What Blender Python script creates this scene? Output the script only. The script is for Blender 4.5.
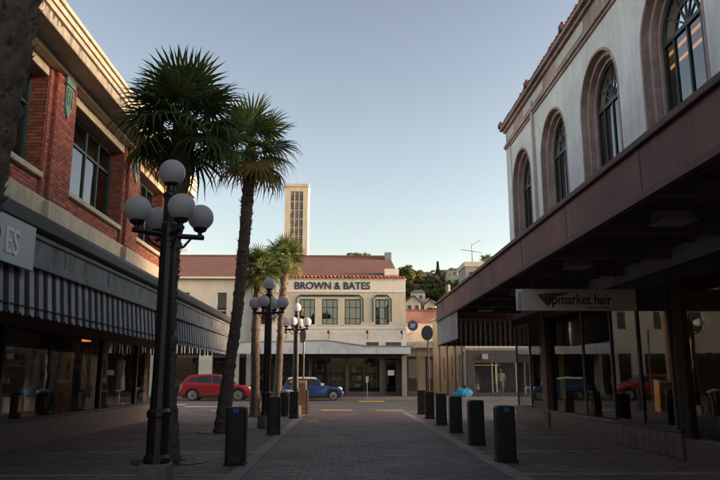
import bpy, bmesh, math, random
from mathutils import Vector, Matrix
R = math.radians
rnd = random.Random(7)
scene = bpy.context.scene
for o in list(bpy.data.objects): bpy.data.objects.remove(o)
COL = scene.collection

# ------------------------------------------------------------------ camera, sky, sun, exposure
EYE = 1.33
cam_d = bpy.data.cameras.new('camera'); cam = bpy.data.objects.new('camera', cam_d); COL.objects.link(cam)
cam_d.sensor_width = 36; cam_d.lens = 34.5; cam_d.clip_start = .05; cam_d.clip_end = 6000
cam.location = (0, 0, EYE)
cam.rotation_euler = (R(90) + math.atan(138/690), 0, -math.atan(17/704))
scene.camera = cam
SUN_AZ, SUN_EL = 91.5, 5.5          # clockwise from +Y, degrees
w = bpy.data.worlds.new('World'); scene.world = w; w.use_nodes = True
nt = w.node_tree; bg = nt.nodes['Background']
sky = nt.nodes.new('ShaderNodeTexSky'); sky.sky_type = 'NISHITA'; sky.sun_disc = False
sky.sun_elevation = R(SUN_EL); sky.sun_rotation = R(SUN_AZ)
sky.air_density = 1.0; sky.dust_density = 1.5; sky.ozone_density = 1.2; sky.altitude = 0
hs_ = nt.nodes.new('ShaderNodeHueSaturation'); hs_.inputs['Saturation'].default_value = .53
nt.links.new(sky.outputs[0], hs_.inputs['Color']); gm_ = nt.nodes.new('ShaderNodeGamma'); gm_.inputs[1].default_value = 1.7
nt.links.new(hs_.outputs[0], gm_.inputs[0]); tn_ = nt.nodes.new('ShaderNodeVectorMath'); tn_.operation = 'MULTIPLY'; tn_.inputs[1].default_value = (1.07, .97, .95)
nt.links.new(gm_.outputs[0], tn_.inputs[0]); nt.links.new(tn_.outputs[0], bg.inputs[0]); bg.inputs[1].default_value = .15
sd = bpy.data.lights.new('sun', 'SUN'); so = bpy.data.objects.new('sun', sd); COL.objects.link(so)
sd.energy = 2.0; sd.angle = R(.5); sd.color = (1, .82, .60)
_d = Vector((math.sin(R(SUN_AZ))*math.cos(R(SUN_EL)), math.cos(R(SUN_AZ))*math.cos(R(SUN_EL)), math.sin(R(SUN_EL))))
so.rotation_euler = _d.to_track_quat('Z', 'Y').to_euler(); so.location = (60, 10, 40)
vs = scene.view_settings; vs.view_transform = 'Standard'; vs.look = 'None'; vs.exposure = 1.16; vs.gamma = 1
scene.render.engine = 'CYCLES'

# ------------------------------------------------------------------ materials
def N(nt, t, **k):
    n = nt.nodes.new(t)
    for a, b in k.items(): setattr(n, a, b)
    return n
MATS = {}
def pm(name, col, rough=.75, var=.12, scale=6, bump=0, bscale=40, metal=0, spec=.4, island=0, streak=0, streakcol=None, coat=0, emit=None, dirt=0):
    m = bpy.data.materials.new(name); m.use_nodes = True; t = m.node_tree; b = t.nodes['Principled BSDF']; L = t.links.new
    b.inputs['Roughness'].default_value = rough; b.inputs['Metallic'].default_value = metal
    b.inputs['Specular IOR Level'].default_value = spec; b.inputs['Coat Weight'].default_value = coat
    tc = N(t, 'ShaderNodeTexCoord'); out = None
    rgb = N(t, 'ShaderNodeRGB'); rgb.outputs[0].default_value = (*col, 1); cur = rgb.outputs[0]
    def mult(cur, fac_socket, lo, hi):
        mr = N(t, 'ShaderNodeMapRange'); L(fac_socket, mr.inputs[0]); mr.inputs[3].default_value = lo; mr.inputs[4].default_value = hi
        mx = N(t, 'ShaderNodeVectorMath', operation='SCALE'); L(cur, mx.inputs[0]); L(mr.outputs[0], mx.inputs['Scale']); return mx.outputs[0]
    if var:
        n = N(t, 'ShaderNodeTexNoise'); n.inputs['Scale'].default_value = scale; n.inputs['Detail'].default_value = 6; L(tc.outputs['Object'], n.inputs['Vector'])
        mr = N(t, 'ShaderNodeMapRange'); L(n.outputs[0], mr.inputs[0]); mr.inputs[1].default_value = .3; mr.inputs[2].default_value = .7
        cur = mult(cur, mr.outputs[0], 1-var, 1+var)
    if island:
        g = N(t, 'ShaderNodeNewGeometry'); oi = N(t, 'ShaderNodeObjectInfo')
        ad = N(t, 'ShaderNodeMath', operation='ADD'); L(g.outputs['Random Per Island'], ad.inputs[0]); L(oi.outputs['Random'], ad.inputs[1])
        fr = N(t, 'ShaderNodeMath', operation='FRACT'); L(ad.outputs[0], fr.inputs[0]); cur = mult(cur, fr.outputs[0], 1-island, 1+island)
    if streak:
        mp = N(t, 'ShaderNodeMapping'); mp.inputs['Scale'].default_value = (3, 3, .25); L(tc.outputs['Object'], mp.inputs[0])
        n = N(t, 'ShaderNodeTexNoise'); n.inputs['Scale'].default_value = 2.2; n.inputs['Detail'].default_value = 8; n.inputs['Roughness'].default_value = .7; L(mp.outputs[0], n.inputs['Vector'])
        mr = N(t, 'ShaderNodeMapRange'); L(n.outputs[0], mr.inputs[0]); mr.inputs[1].default_value = .46; mr.inputs[2].default_value = .66; mr.inputs[4].default_value = streak
        mx = N(t, 'ShaderNodeMix', data_type='RGBA'); L(mr.outputs[0], mx.inputs[0]); L(cur, mx.inputs[6]); mx.inputs[7].default_value = (*(streakcol or tuple(c*.35 for c in col)), 1); cur = mx.outputs[2]
    if dirt:
        n = N(t, 'ShaderNodeTexNoise'); n.inputs['Scale'].default_value = .55; n.inputs['Detail'].default_value = 7; n.inputs['Roughness'].default_value = .65; L(tc.outputs['Object'], n.inputs['Vector'])
        mr = N(t, 'ShaderNodeMapRange'); L(n.outputs[0], mr.inputs[0]); mr.inputs[1].default_value = .38; mr.inputs[2].default_value = .66
        cur = mult(cur, mr.outputs[0], 1+dirt*.4, 1-dirt)
    L(cur, b.inputs['Base Color'])
    if bump:
        n = N(t, 'ShaderNodeTexNoise'); n.inputs['Scale'].default_value = bscale; n.inputs['Detail'].default_value = 5; L(tc.outputs['Object'], n.inputs['Vector'])
        bp = N(t, 'ShaderNodeBump'); bp.inputs['Strength'].default_value = bump; bp.inputs['Distance'].default_value = .02; L(n.outputs[0], bp.inputs['Height']); L(bp.outputs[0], b.inputs['Normal'])
    if emit:
        b.inputs['Emission Color'].default_value = (*emit[:3], 1); b.inputs['Emission Strength'].default_value = emit[3]
    MATS[name] = m; return m
def glass(name, tint=(.6, .65, .65), refl=1.0, rough=.015, wav=.0, ior=1.6):
    m = bpy.data.materials.new(name); m.use_nodes = True; t = m.node_tree; t.nodes.clear(); L = t.links.new
    o = N(t, 'ShaderNodeOutputMaterial'); mx = N(t, 'ShaderNodeMixShader'); tr = N(t, 'ShaderNodeBsdfTransparent'); gl = N(t, 'ShaderNodeBsdfGlossy'); fr = N(t, 'ShaderNodeFresnel')
    tr.inputs[0].default_value = (*tint, 1); gl.inputs['Roughness'].default_value = rough; gl.inputs[0].default_value = (refl, refl, refl, 1); fr.inputs[0].default_value = ior
    if wav:
        tc = N(t, 'ShaderNodeTexCoord'); n = N(t, 'ShaderNodeTexNoise'); n.inputs['Scale'].default_value = 1.1; L(tc.outputs['Object'], n.inputs['Vector'])
        bp = N(t, 'ShaderNodeBump'); bp.inputs['Strength'].default_value = wav; bp.inputs['Distance'].default_value = .05; L(n.outputs[0], bp.inputs['Height']); L(bp.outputs[0], gl.inputs['Normal'])
    L(fr.outputs[0], mx.inputs[0]); L(tr.outputs[0], mx.inputs[1]); L(gl.outputs[0], mx.inputs[2]); L(mx.outputs[0], o.inputs[0])
    MATS[name] = m; return m

pm('earth', (.10, .095, .08), .95, .3, .05)
pm('asphalt', (.10, .097, .095), .8, .2, 14, .5, 180, dirt=.3)
pm('joint', (.06, .05, .048), .9, .2, 8)
pm('paver', (.170, .128, .118), .62, .25, 9, .3, 120, island=.28, dirt=.35)
pm('paver_side', (.180, .135, .122), .62, .25, 9, .3, 120, island=.25, dirt=.35)
pm('band', (.27, .24, .215), .75, .25, 5, .2, 90, dirt=.35)
pm('kerb', (.22, .21, .20), .85, .2, 6, .3, 60, dirt=.3)
pm('yellow_paint', (.55, .36, .05), .7, .25, 12, dirt=.3)
pm('white_paint', (.6, .6, .58), .7, .25, 12, dirt=.4)
pm('brick', (.34, .112, .074), .85, .25, 11, .4, 90, island=.3)
pm('mortar', (.25, .15, .115), .95, .15, 14, .3, 90)
pm('cream', (.58, .50, .36), .8, .12, 4, .15, 60, streak=.35, streakcol=(.22, .17, .11), dirt=.15)
pm('cream_stained', (.55, .47, .34), .8, .12, 4, .15, 60, streak=.85, streakcol=(.10, .07, .05))
pm('stain', (.13, .09, .065), .9, .3, 12)
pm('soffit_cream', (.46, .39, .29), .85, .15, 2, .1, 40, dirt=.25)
pm('green_metal', (.035, .075, .06), .45, .2, 9)
pm('verdigris', (.16, .28, .22), .6, .3, 14, .4, 60)
pm('dark_frame', (.018, .03, .028), .4, .15, 8)
pm('black_gutter', (.03, .03, .034), .5, .3, 6, .2, 30, dirt=.3)
pm('grey_fascia', (.23, .24, .238), .6, .25, 3, .15, 40, streak=.75, streakcol=(.07, .075, .075))
pm('stripe_light', (.45, .46, .47), .85, .2, 5, island=.12, streak=.4, streakcol=(.26, .26, .26))
pm('stripe_dark', (.035, .033, .036), .85, .2, 5, island=.15)
pm('shop_dark', (.055, .047, .045), .55, .3, 5, .1, 40)
pm('tile_dark', (.115, .09, .085), .3, .3, 5, island=.2)
pm('sign_white', (.34, .40, .44), .35, .1, 2, dirt=.15)
pm('letter_white', (.88, .88, .86), .5, .05, 5)
pm('render_white', (.62, .62, .61), .85, .08, 2.5, .2, 30, streak=.4, streakcol=(.40, .39, .37), dirt=.16)
pm('mauve', (.38, .275, .25), .85, .18, 5, .2, 40, streak=.5, dirt=.28)
pm('mauve_fascia', (.30, .155, .142), .75, .2, 2.2, .2, 40, streak=.7, streakcol=(.33, .22, .205), dirt=.42)
pm('mauve_lip', (.13, .065, .065), .6, .2, 6)
pm('panel_pale', (.46, .44, .40), .8, .1, 5)
pm('roof_tile_brown', (.10, .045, .042), .8, .3, 8, .3, 60, island=.35)
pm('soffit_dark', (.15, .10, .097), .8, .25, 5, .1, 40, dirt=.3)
pm('beam_dark', (.22, .155, .15), .75, .2, 5)
pm('timber_brown', (.15, .092, .07), .6, .25, 8, streak=.4)
pm('blind_tan', (.30, .25, .22), .85, .2, 5, island=.15)
pm('room_dark', (.28, .25, .23), .9, .2, 2)
pm('hang_sign', (.60, .55, .53), .6, .08, 3, dirt=.12)
pm('letter_dark', (.028, .03, .034), .6, .1, 6)
pm('emblem_brown', (.15, .085, .075), .6, .15, 6)
pm('sign_ink', (.055, .035, .035), .6, .1, 6)
pm('bb_wall', (.52, .48, .37), .8, .07, 3, .08, 30, streak=.22, streakcol=(.36, .32, .24), dirt=.08)
pm('bb_white', (.62, .61, .55), .8, .07, 3, .08, 30, streak=.2, streakcol=(.42, .40, .35))
pm('terracotta', (.50, .14, .065), .75, .25, 8, .2, 60, island=.35)
pm('roof_brown', (.135, .062, .047), .85, .2, 3, .2, 20, streak=.3, streakcol=(.12, .05, .04), dirt=.15)
pm('awning_blue', (.42, .47, .52), .5, .1, 2, dirt=.15)
pm('awning_edge', (.16, .21, .23), .5, .15, 5)
pm('white_wall', (.58, .55, .47), .85, .08, 1.5, .08, 20, streak=.25, streakcol=(.40, .36, .30))
pm('grey_wall', (.27, .255, .23), .9, .15, 1.2, .2, 20, streak=.5, streakcol=(.13, .12, .11))
pm('pipe_grey', (.17, .16, .15), .6, .2, 6)
pm('concrete', (.47, .44, .37), .9, .1, .6, .1, 4, streak=.2)
pm('concrete_base', (.20, .195, .185), .9, .2, 8, .3, 60, dirt=.3)
pm('tower_dark', (.13, .12, .11), .8, .2, 1)
pm('lamp_black', (.018, .016, .018), .38, .25, 9, .1, 60, spec=.5)
pm('bollard_black', (.016, .015, .017), .42, .3, 8, .15, 60, dirt=.3)
pm('sticker_blue', (.02, .12, .45), .5, .1, 6)
pm('trunk', (.12, .094, .075), .95, .4, 14, .9, 50)
pm('fibre', (.11, .082, .06), .95, .4, 14, island=.4)
pm('bark', (.09, .07, .05), .95, .3, 8, .6, 30)
pm('tyre', (.02, .02, .02), .8, .1, 8)
pm('rim', (.55, .56, .57), .3, .1, 6, metal=.9)
pm('trim_black', (.022, .022, .024), .55, .1, 8)
pm('paint_red', (.24, .007, .016), .3, 0, coat=.7)
pm('paint_blue', (.008, .045, .17), .3, 0, coat=.7)
pm('paint_white', (.6, .62, .64), .3, .05, 3, coat=.5)
pm('light_clear', (.65, .66, .66), .15, .05, 3, spec=.8)
pm('light_red', (.40, .02, .02), .2, .05, 3)
pm('plate', (.7, .7, .68), .5, .05, 3)
pm('chrome', (.6, .6, .6), .15, .02, 3, metal=1)
pm('cardboard', (.30, .20, .12), .9, .15, 8)
pm('wood_orange', (.33, .19, .09), .7, .25, 8, streak=.4)
pm('bin_grey', (.30, .31, .33), .5, .15, 6)
pm('blue_bag', (.015, .22, .40), .7, .2, 8)
pm('orange_cloth', (.5, .18, .06), .8, .2, 8)
pm('skin_mannequin', (.5, .42, .34), .5, .1, 6)
pm('house_cream', (.60, .52, .36), .85, .1, 1, streak=.15)
pm('house_white', (.62, .60, .55), .85, .1, 1, streak=.15)
pm('house_roof', (.13, .12, .12), .85, .2, 2)
pm('house_roof_red', (.26, .11, .08), .85, .2, 2)
pm('hill_ground', (.055, .07, .03), .95, .35, .25, .4, 2)
pm('glow_warm', (.9, .5, .15), .5, 0, emit=(1, .42, .12, .55))
pm('glow_orange', (.9, .4, .05), .5, 0, emit=(1, .30, .05, .5))
pm('glow_yellow', (.9, .7, .1), .5, 0, emit=(1, .66, .10, .22))
glass('glass_upper', (.45, .50, .50), .95, .02, .06, 2.5)
glass('glass_shop', (.72, .75, .74), .9, .01, .05, 1.5)
glass('glass_dark', (.25, .28, .3), .9, .02)
def leafmat(name, c1, c2, tr=.25):
    m = bpy.data.materials.new(name); m.use_nodes = True; t = m.node_tree; b = t.nodes['Principled BSDF']; L = t.links.new
    g = N(t, 'ShaderNodeNewGeometry'); oi = N(t, 'ShaderNodeObjectInfo'); ad = N(t, 'ShaderNodeMath', operation='ADD'); L(g.outputs['Random Per Island'], ad.inputs[0]); L(oi.outputs['Random'], ad.inputs[1])
    fr = N(t, 'ShaderNodeMath', operation='FRACT'); L(ad.outputs[0], fr.inputs[0])
    mx = N(t, 'ShaderNodeMix', data_type='RGBA'); L(fr.outputs[0], mx.inputs[0]); mx.inputs[6].default_value = (*c1, 1); mx.inputs[7].default_value = (*c2, 1)
    L(mx.outputs[2], b.inputs['Base Color']); b.inputs['Roughness'].default_value = .6; b.inputs['Specular IOR Level'].default_value = .2
    tl = N(t, 'ShaderNodeBsdfTranslucent'); L(mx.outputs[2], tl.inputs[0]); ms = N(t, 'ShaderNodeMixShader'); ms.inputs[0].default_value = tr
    L(b.outputs[0], ms.inputs[1]); L(tl.outputs[0], ms.inputs[2]); L(ms.outputs[0], t.nodes['Material Output'].inputs[0]); MATS[name] = m
leafmat('palm_leaf', (.050, .080, .026), (.13, .175, .05), .3)
leafmat('palm_leaf_old', (.16, .10, .03), (.22, .17, .04))
leafmat('tree_leaf', (.030, .050, .016), (.085, .105, .03), .2)
leafmat('tree_leaf_olive', (.055, .060, .018), (.13, .115, .03), .2)
leafmat('conifer_leaf', (.020, .035, .016), (.04, .06, .025), .1)
def globemat():
    m = bpy.data.materials.new('globe'); m.use_nodes = True; t = m.node_tree; b = t.nodes['Principled BSDF']; L = t.links.new
    b.inputs['Base Color'].default_value = (.66, .66, .68, 1); b.inputs['Roughness'].default_value = .3; b.inputs['Specular IOR Level'].default_value = .5
    tl = N(t, 'ShaderNodeBsdfTranslucent'); tl.inputs[0].default_value = (.72, .72, .74, 1); ms = N(t, 'ShaderNodeMixShader'); ms.inputs[0].default_value = .35
    L(b.outputs[0], ms.inputs[1]); L(tl.outputs[0], ms.inputs[2]); L(ms.outputs[0], t.nodes['Material Output'].inputs[0]); MATS['globe'] = m
globemat()

# ------------------------------------------------------------------ builders
W = {}
def tag(o, label=None, cat=None, group=None, kind=None):
    if label: o['label'] = label
    if cat: o['category'] = cat
    if group: o['group'] = group
    if kind: o['kind'] = kind
    return o
def root(name, loc, label=None, cat=None, group=None, rz=0):
    o = bpy.data.objects.new(name, None); COL.objects.link(o); o.location = loc; o.rotation_euler.z = rz; o.empty_display_size = .2
    W[o] = Vector(loc); return tag(o, label, cat, group)
def link(name, me, parent=None, loc=(0, 0, 0), rot=None, scale=None):
    o = bpy.data.objects.new(name, me); COL.objects.link(o)
    off = W.get(parent, Vector((0, 0, 0)))
    o.parent = parent; o.location = Vector(loc) - off if loc is not None else (0, 0, 0)
    if rot is not None: o.rotation_euler = rot
    if scale is not None: o.scale = scale if hasattr(scale, '__len__') else (scale,)*3
    W[o] = Vector(loc) if loc is not None else off
    return o
class MB:
    def __init__(s): s.v = []; s.f = []; s.mi = []
    def add(s, vs, fs, mi=0):
        b = len(s.v); s.v += [tuple(p) for p in vs]
        for f in fs: s.f.append(tuple(b+i for i in f)); s.mi.append(mi)
        return s
    def box(s, x0, x1, y0, y1, z0, z1, mi=0):
        if x0 > x1: x0, x1 = x1, x0
        if y0 > y1: y0, y1 = y1, y0
        if z0 > z1: z0, z1 = z1, z0
        return s.add([(x0, y0, z0), (x1, y0, z0), (x1, y1, z0), (x0, y1, z0), (x0, y0, z1), (x1, y0, z1), (x1, y1, z1), (x0, y1, z1)],
              [(0, 3, 2, 1), (4, 5, 6, 7), (0, 1, 5, 4), (1, 2, 6, 5), (2, 3, 7, 6), (3, 0, 4, 7)], mi)
    def prism(s, poly, ax, a, b, mi=0):
        def P(p, t): return {'x': (t, p[0], p[1]), 'y': (p[0], t, p[1]), 'z': (p[0], p[1], t)}[ax]
        n = len(poly); vs = [P(p, a) for p in poly] + [P(p, b) for p in poly]
        return s.add(vs, [tuple(range(n)), tuple(range(2*n-1, n-1, -1))] + [(i, i+n, (i+1) % n+n, (i+1) % n) for i in range(n)], mi)
    def tube(s, pts, rad, n=8, cap=True, mi=0, squash=1):
        pts = [Vector(p) for p in pts]; k = len(pts)
        if not hasattr(rad, '__len__'): rad = [rad]*k
        vs = []; fs = []; ref = None
        for i, p in enumerate(pts):
            d = (pts[min(i+1, k-1)] - pts[max(i-1, 0)]).normalized()
            if ref is None: ref = Vector((1, 0, 0)) if abs(d.x) < .9 else Vector((0, 1, 0))
            a = (ref - d*ref.dot(d)).normalized(); ref = a; b = d.cross(a)
            for j in range(n):
                t = 2*math.pi*j/n; vs.append(p + a*math.cos(t)*rad[i] + b*math.sin(t)*rad[i]*squash)
        for i in range(k-1):
            for j in range(n): fs.append((i*n+j, i*n+(j+1) % n, (i+1)*n+(j+1) % n, (i+1)*n+j))
        if cap: fs += [tuple(range(n-1, -1, -1)), tuple(range((k-1)*n, k*n))]
        return s.add(vs, fs, mi)
    def lathe(s, prof, c=(0, 0, 0), n=16, mi=0):
        vs = []; fs = []; k = len(prof)
        for r, z in prof:
            for j in range(n): t = 2*math.pi*j/n; vs.append((c[0]+r*math.cos(t), c[1]+r*math.sin(t), c[2]+z))
        for i in range(k-1):
            for j in range(n): fs.append((i*n+j, i*n+(j+1) % n, (i+1)*n+(j+1) % n, (i+1)*n+j))
        fs += [tuple(range(n-1, -1, -1)), tuple(range((k-1)*n, k*n))]
        return s.add(vs, fs, mi)
    def ball(s, c, r, n=16, m=10, sc=(1, 1, 1), mi=0):
        vs = [(c[0], c[1], c[2]-r*sc[2])]; fs = []
        for i in range(1, m):
            p = -math.pi/2 + math.pi*i/m
            for j in range(n): t = 2*math.pi*j/n; vs.append((c[0]+r*sc[0]*math.cos(p)*math.cos(t), c[1]+r*sc[1]*math.cos(p)*math.sin(t), c[2]+r*sc[2]*math.sin(p)))
        vs.append((c[0], c[1], c[2]+r*sc[2])); e = len(vs)-1
        for j in range(n): fs.append((0, 1+(j+1) % n, 1+j)); fs.append((e, e-n+j, e-n+(j+1) % n))
        for i in range(m-2):
            for j in range(n): fs.append((1+i*n+j, 1+i*n+(j+1) % n, 1+(i+1)*n+(j+1) % n, 1+(i+1)*n+j))
        return s.add(vs, fs, mi)
    def mesh(s, name, mats, smooth=False, off=(0, 0, 0)):
        me = bpy.data.meshes.new(name); me.from_pydata([(v[0]-off[0], v[1]-off[1], v[2]-off[2]) for v in s.v], [], s.f)
        for m in (mats if isinstance(mats, (list, tuple)) else [mats]): me.materials.append(MATS[m])
        if any(s.mi): me.polygons.foreach_set('material_index', s.mi)
        if smooth: me.polygons.foreach_set('use_smooth', [True]*len(me.polygons))
        me.update(); return me
    def build(s, name, mats, parent=None, smooth=False, bevel=0, base=None):
        """world coordinates in; becomes one object, child of parent (or top level with its origin at base)"""
        off = W.get(parent, Vector(base) if base else Vector((0, 0, 0)))
        me = s.mesh(name, mats, smooth, off)
        o = bpy.data.objects.new(name, me); COL.objects.link(o)
        if parent is not None: o.parent = parent
        else: o.location = off
        W[o] = Vector(off)
        if bevel:
            md = o.modifiers.new('bevel', 'BEVEL'); md.width = bevel; md.segments = 2; md.limit_method = 'ANGLE'; md.angle_limit = R(40)
        return o
def box(name, mat, parent, *b, bevel=0): return MB().box(*b).build(name, mat, parent, bevel=bevel)
def copy_tree(o, parent=None):
    c = o.copy(); COL.objects.link(c); c.parent = parent
    for ch in o.children: copy_tree(ch, c)
    return c
def text(body, size, mat, parent, loc, rot, name='lettering', extrude=.006, align='LEFT', bold=0, sx=1, shear=0):
    cu = bpy.data.curves.new('t', 'FONT'); cu.body = body; cu.size = size; cu.extrude = extrude; cu.align_x = align; cu.offset = bold; cu.shear = shear; cu.resolution_u = 4
    t = bpy.data.objects.new('t', cu); COL.objects.link(t)
    dg = bpy.context.evaluated_depsgraph_get(); me = bpy.data.meshes.new_from_object(t.evaluated_get(dg)); bpy.data.objects.remove(t)
    me.materials.clear(); me.materials.append(MATS[mat])
    return link(name, me, parent, loc, rot, (sx, 1, 1))

# ------------------------------------------------------------------ ground, mall, road
KN, KF = 28.6, 45.0            # near and far kerb lines of the cross street
g = MB(); S = 3000
g.add([(-S, -S, -.09), (S, -S, -.09), (S, S, -.09), (-S, S, -.09)], [(0, 1, 2, 3)])
tag(g.build('ground', 'earth'), kind='structure')
mall = MB().box(-6.6, 6.2, -14, KN, -.3, -.006).build('mall_pavement', 'joint'); tag(mall, kind='structure')
def pavers(name, mat, x0, x1, y0, y1, lx, ly, parent, bands=()):
    b = MB(); j = 0; y = y0
    while y < y1:
        x = x0 - (lx/2 if j % 2 else 0)
        while x < x1:
            a0, a1 = max(x, x0), min(x+lx, x1)
            if a1 - a0 > .03 and not any(b0 < y+ly and y < b1 for b0, b1 in bands):
                dz = rnd.uniform(-.0025, .0015); t = .004
                b.add([(a0+.002, y+.002, -.012), (a1-.002, y+.002, -.012), (a1-.002, y+ly-.002, -.012), (a0+.002, y+ly-.002, -.012),
                       (a0+.002+t, y+.002+t, dz), (a1-.002-t, y+.002+t, dz+rnd.uniform(-.001, .001)), (a1-.002-t, y+ly-.002-t, dz), (a0+.002+t, y+ly-.002-t, dz)],
                      [(4, 5, 6, 7), (0, 1, 5, 4), (1, 2, 6, 5), (2, 3, 7, 6), (3, 0, 4, 7)])
            x += lx
        y += ly; j += 1
    return tag(b.build(name, mat, parent), kind='stuff')
bands = [(7+3.05*i, 7.22+3.05*i) for i in range(7)]
pavers('pavers', 'paver', -1.38, 2.30, 4.5, KN-.35, .22, .11, mall)
pavers('pavers', 'paver_side', -6.55, -1.62, 4.5, KN-.35, .22, .11, mall, bands)
pavers('pavers', 'paver_side', 2.56, 5.75, 4.5, KN-.35, .22, .11, mall, bands)
for b0, b1 in bands:
    for (x0, x1) in ((-6.55, -1.62), (2.56, 5.75)):
        n = 5
        for i in range(n):
            xa = x0 + (x1-x0)*i/n; xb = x0 + (x1-x0)*(i+1)/n
            box('band_slab', 'band', mall, xa+.004, xb-.004, b0, b1, -.02, .001)
for (x0, x1) in ((-1.62, -1.38), (2.30, 2.56)):
    y = 4.5
    while y < KN-.4:
        box('edging_slab', 'band', mall, x0+.006, x1-.006, y+.004, min(y+.9, KN-.35)-.004, -.02, .002); y += .9
for i in range(44):
    box('kerb_stone', 'kerb', mall, -22+i, -22+i+.99, KN-.30, KN, -.25, .006)
road = MB().box(-150, 150, KN, KF, -.35, -.03).build('road', 'asphalt'); tag(road, kind='structure')
for (x0, x1, y0, y1, m) in ((-.95, .42, 30.2, 31.0, 'yellow_paint'), (1.42, 2.6, 30.0, 30.7, 'yellow_paint'), (.95, 2.45, 41.0, 42.6, 'yellow_paint'), (-7.6, -5.1, 34.1, 34.8, 'white_paint'),
                            (-5.6, -4.3, 30.0, 30.5, 'white_paint'), (-11, -8.2, 36.7, 37.3, 'white_paint')):
    MB().box(x0, x1, y0, y1, -.031, -.026).build('road_marking', m, road)
box('yellow_marker_plate', 'yellow_paint', mall, -1.10, -.80, 22.0, 22.5, -.01, .004)
fp = MB().box(-60, 60, KF+.15, 48.4, -.3, .10).build('far_footpath', 'paver_side'); tag(fp, kind='structure')
for i in range(60): box('kerb_stone', 'kerb', fp, -30+i, -30+i+.99, KF, KF+.15, -.3, .098)
np_ = MB().box(6.2, 60, 22.9, KN-.3, -.3, -.004).box(-60, -6.6, 24.4, KN-.3, -.3, -.004).build('side_footpath', 'paver_side'); tag(np_, kind='structure')
lane = MB().box(4.45, 40, 48.4, 120, -.3, .06).build('lane_paving', 'asphalt'); tag(lane, kind='structure')

# ------------------------------------------------------------------ left brick building
LX = -6.2
lb = root('brick_building', (LX-4, 12, 0), 'red brick corner building with cream cornice, tall gridded windows and a striped canopy', 'building')
END = 24.1
pil = [-6.56, -1.52, 3.52, 8.56, 13.6, 18.64]
openings = [(p+1.37, p+5.04-.02) for p in pil[:-1]] + [(20.01, 22.95)]
wall = MB()
wall.box(LX-.45, LX, -10, END, 2.3, 4.93)                       # wall behind canopy
wall.box(LX-.45, LX, -10, END, 7.50, 7.83)
wall.box(LX-.45, LX, -10, pil[0]+1.37, 4.93, 7.78)
for i, p in enumerate(pil): wall.box(LX-.45, LX, p-.02 if i else -10, p+1.37, 4.93, 7.78) if i else None
wall.box(LX-.45, LX, 22.95, END, 4.93, 7.78)
for a, b in openings: wall.box(LX-.45, LX, a, b, 4.93, 5.30)
wall.box(LX-9, LX-.45, END-.4, END, 0, 7.83)                     # end wall on the cross street
wall.box(LX-9, LX-8.6, -10, END-.4, 0, 7.83); wall.box(LX-8.6, LX, -10, -9.6, 0, 7.83)
wall.build('wall', 'mortar', lb)
box('floor_slab', 'room_dark', lb, LX-8.6, LX-.45, -9.6, END-.4, 3.7, 4.0)
box('roof_slab', 'room_dark', lb, LX-8.9, LX-.1, -9.8, END-.1, 7.84, 8.0)
PF = LX+.16
for p in pil + [22.95]:
    e = min(p+1.37, END)
    MB().box(LX-.01, LX+.07, p, e, 4.93, 7.80).box(LX+.05, PF, p+.18, e-.18, 4.93, 7.78).build('pilaster', 'mortar', lb)
# bricks: rows on pilasters, reveals, spandrels
bl, bh = .23, .076
spots = []
def brow(x, ya, yb, z0, z1, depth=.012, rev=False):
    """bricks on a face at x (facing +X) between ya..yb"""
    z = z0; k = 0
    while z + bh*.6 < z1:
        y = ya - (bl/2 if k % 2 else 0)
        while y < yb - .01:
            a, b = max(y, ya), min(y+bl, yb)
            if b-a > .04: spots.append((x, (a+b)/2, z+bh/2, b-a-.012, 'x'))
            y += bl
        z += bh; k += 1
def brow_y(yf, xa, xb, z0, z1):
    z = z0; k = 0
    while z + bh*.6 < z1:
        x = xa - (bl/2 if k % 2 else 0)
        while x < xb - .01:
            a, b = max(x, xa), min(x+bl, xb)
            if b-a > .04: spots.append(((a+b)/2, yf, z+bh/2, b-a-.012, 'y'))
            x += bl
        z += bh; k += 1
for p in pil[2:] + [22.95]:
    e = min(p+1.37, END)
    brow(PF, p+.18, e-.18, 4.95, 7.76); brow(LX+.07, p, p+.18, 4.95, 7.76); brow(LX+.07, e-.18, e, 4.95, 7.76)
    brow_y(p-.02, LX-.33, LX+.06, 5.42, 7.48); brow_y(p+.18, LX+.07, PF, 4.95, 7.76)
for a, b in openings[1:]: brow(LX, a, b, 4.95, 5.28)
bm_x = MB().box(-.012, .012, -.109, .109, -.032, .032).mesh('brick_face', 'brick')
bm_y = MB().box(-.109, .109, -.012, .012, -.032, .032).mesh('brick_face_side', 'brick')
def vis(s): return s[1] > 11.5
sp = sorted(spots, key=lambda s: (0 if vis(s) else 1, s[1]))
rest = MB()
for i, (x, y, z, l, ax) in enumerate(sp):
    if i < 300: link('brick', bm_x if ax == 'x' else bm_y, lb, (x, y, z), None, (1, l/.218, 1) if ax == 'x' else (l/.218, 1, 1))
    elif ax == 'x': rest.box(x-.012, x+.012+rnd.uniform(-.003, .003), y-l/2, y+l/2, z-.032, z+.032)
    else: rest.box(x-l/2, x+l/2, y-.012+rnd.uniform(-.003, .003), y+.012, z-.032, z+.032)
tag(rest.build('bricks', 'brick', lb), kind='stuff')
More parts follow.
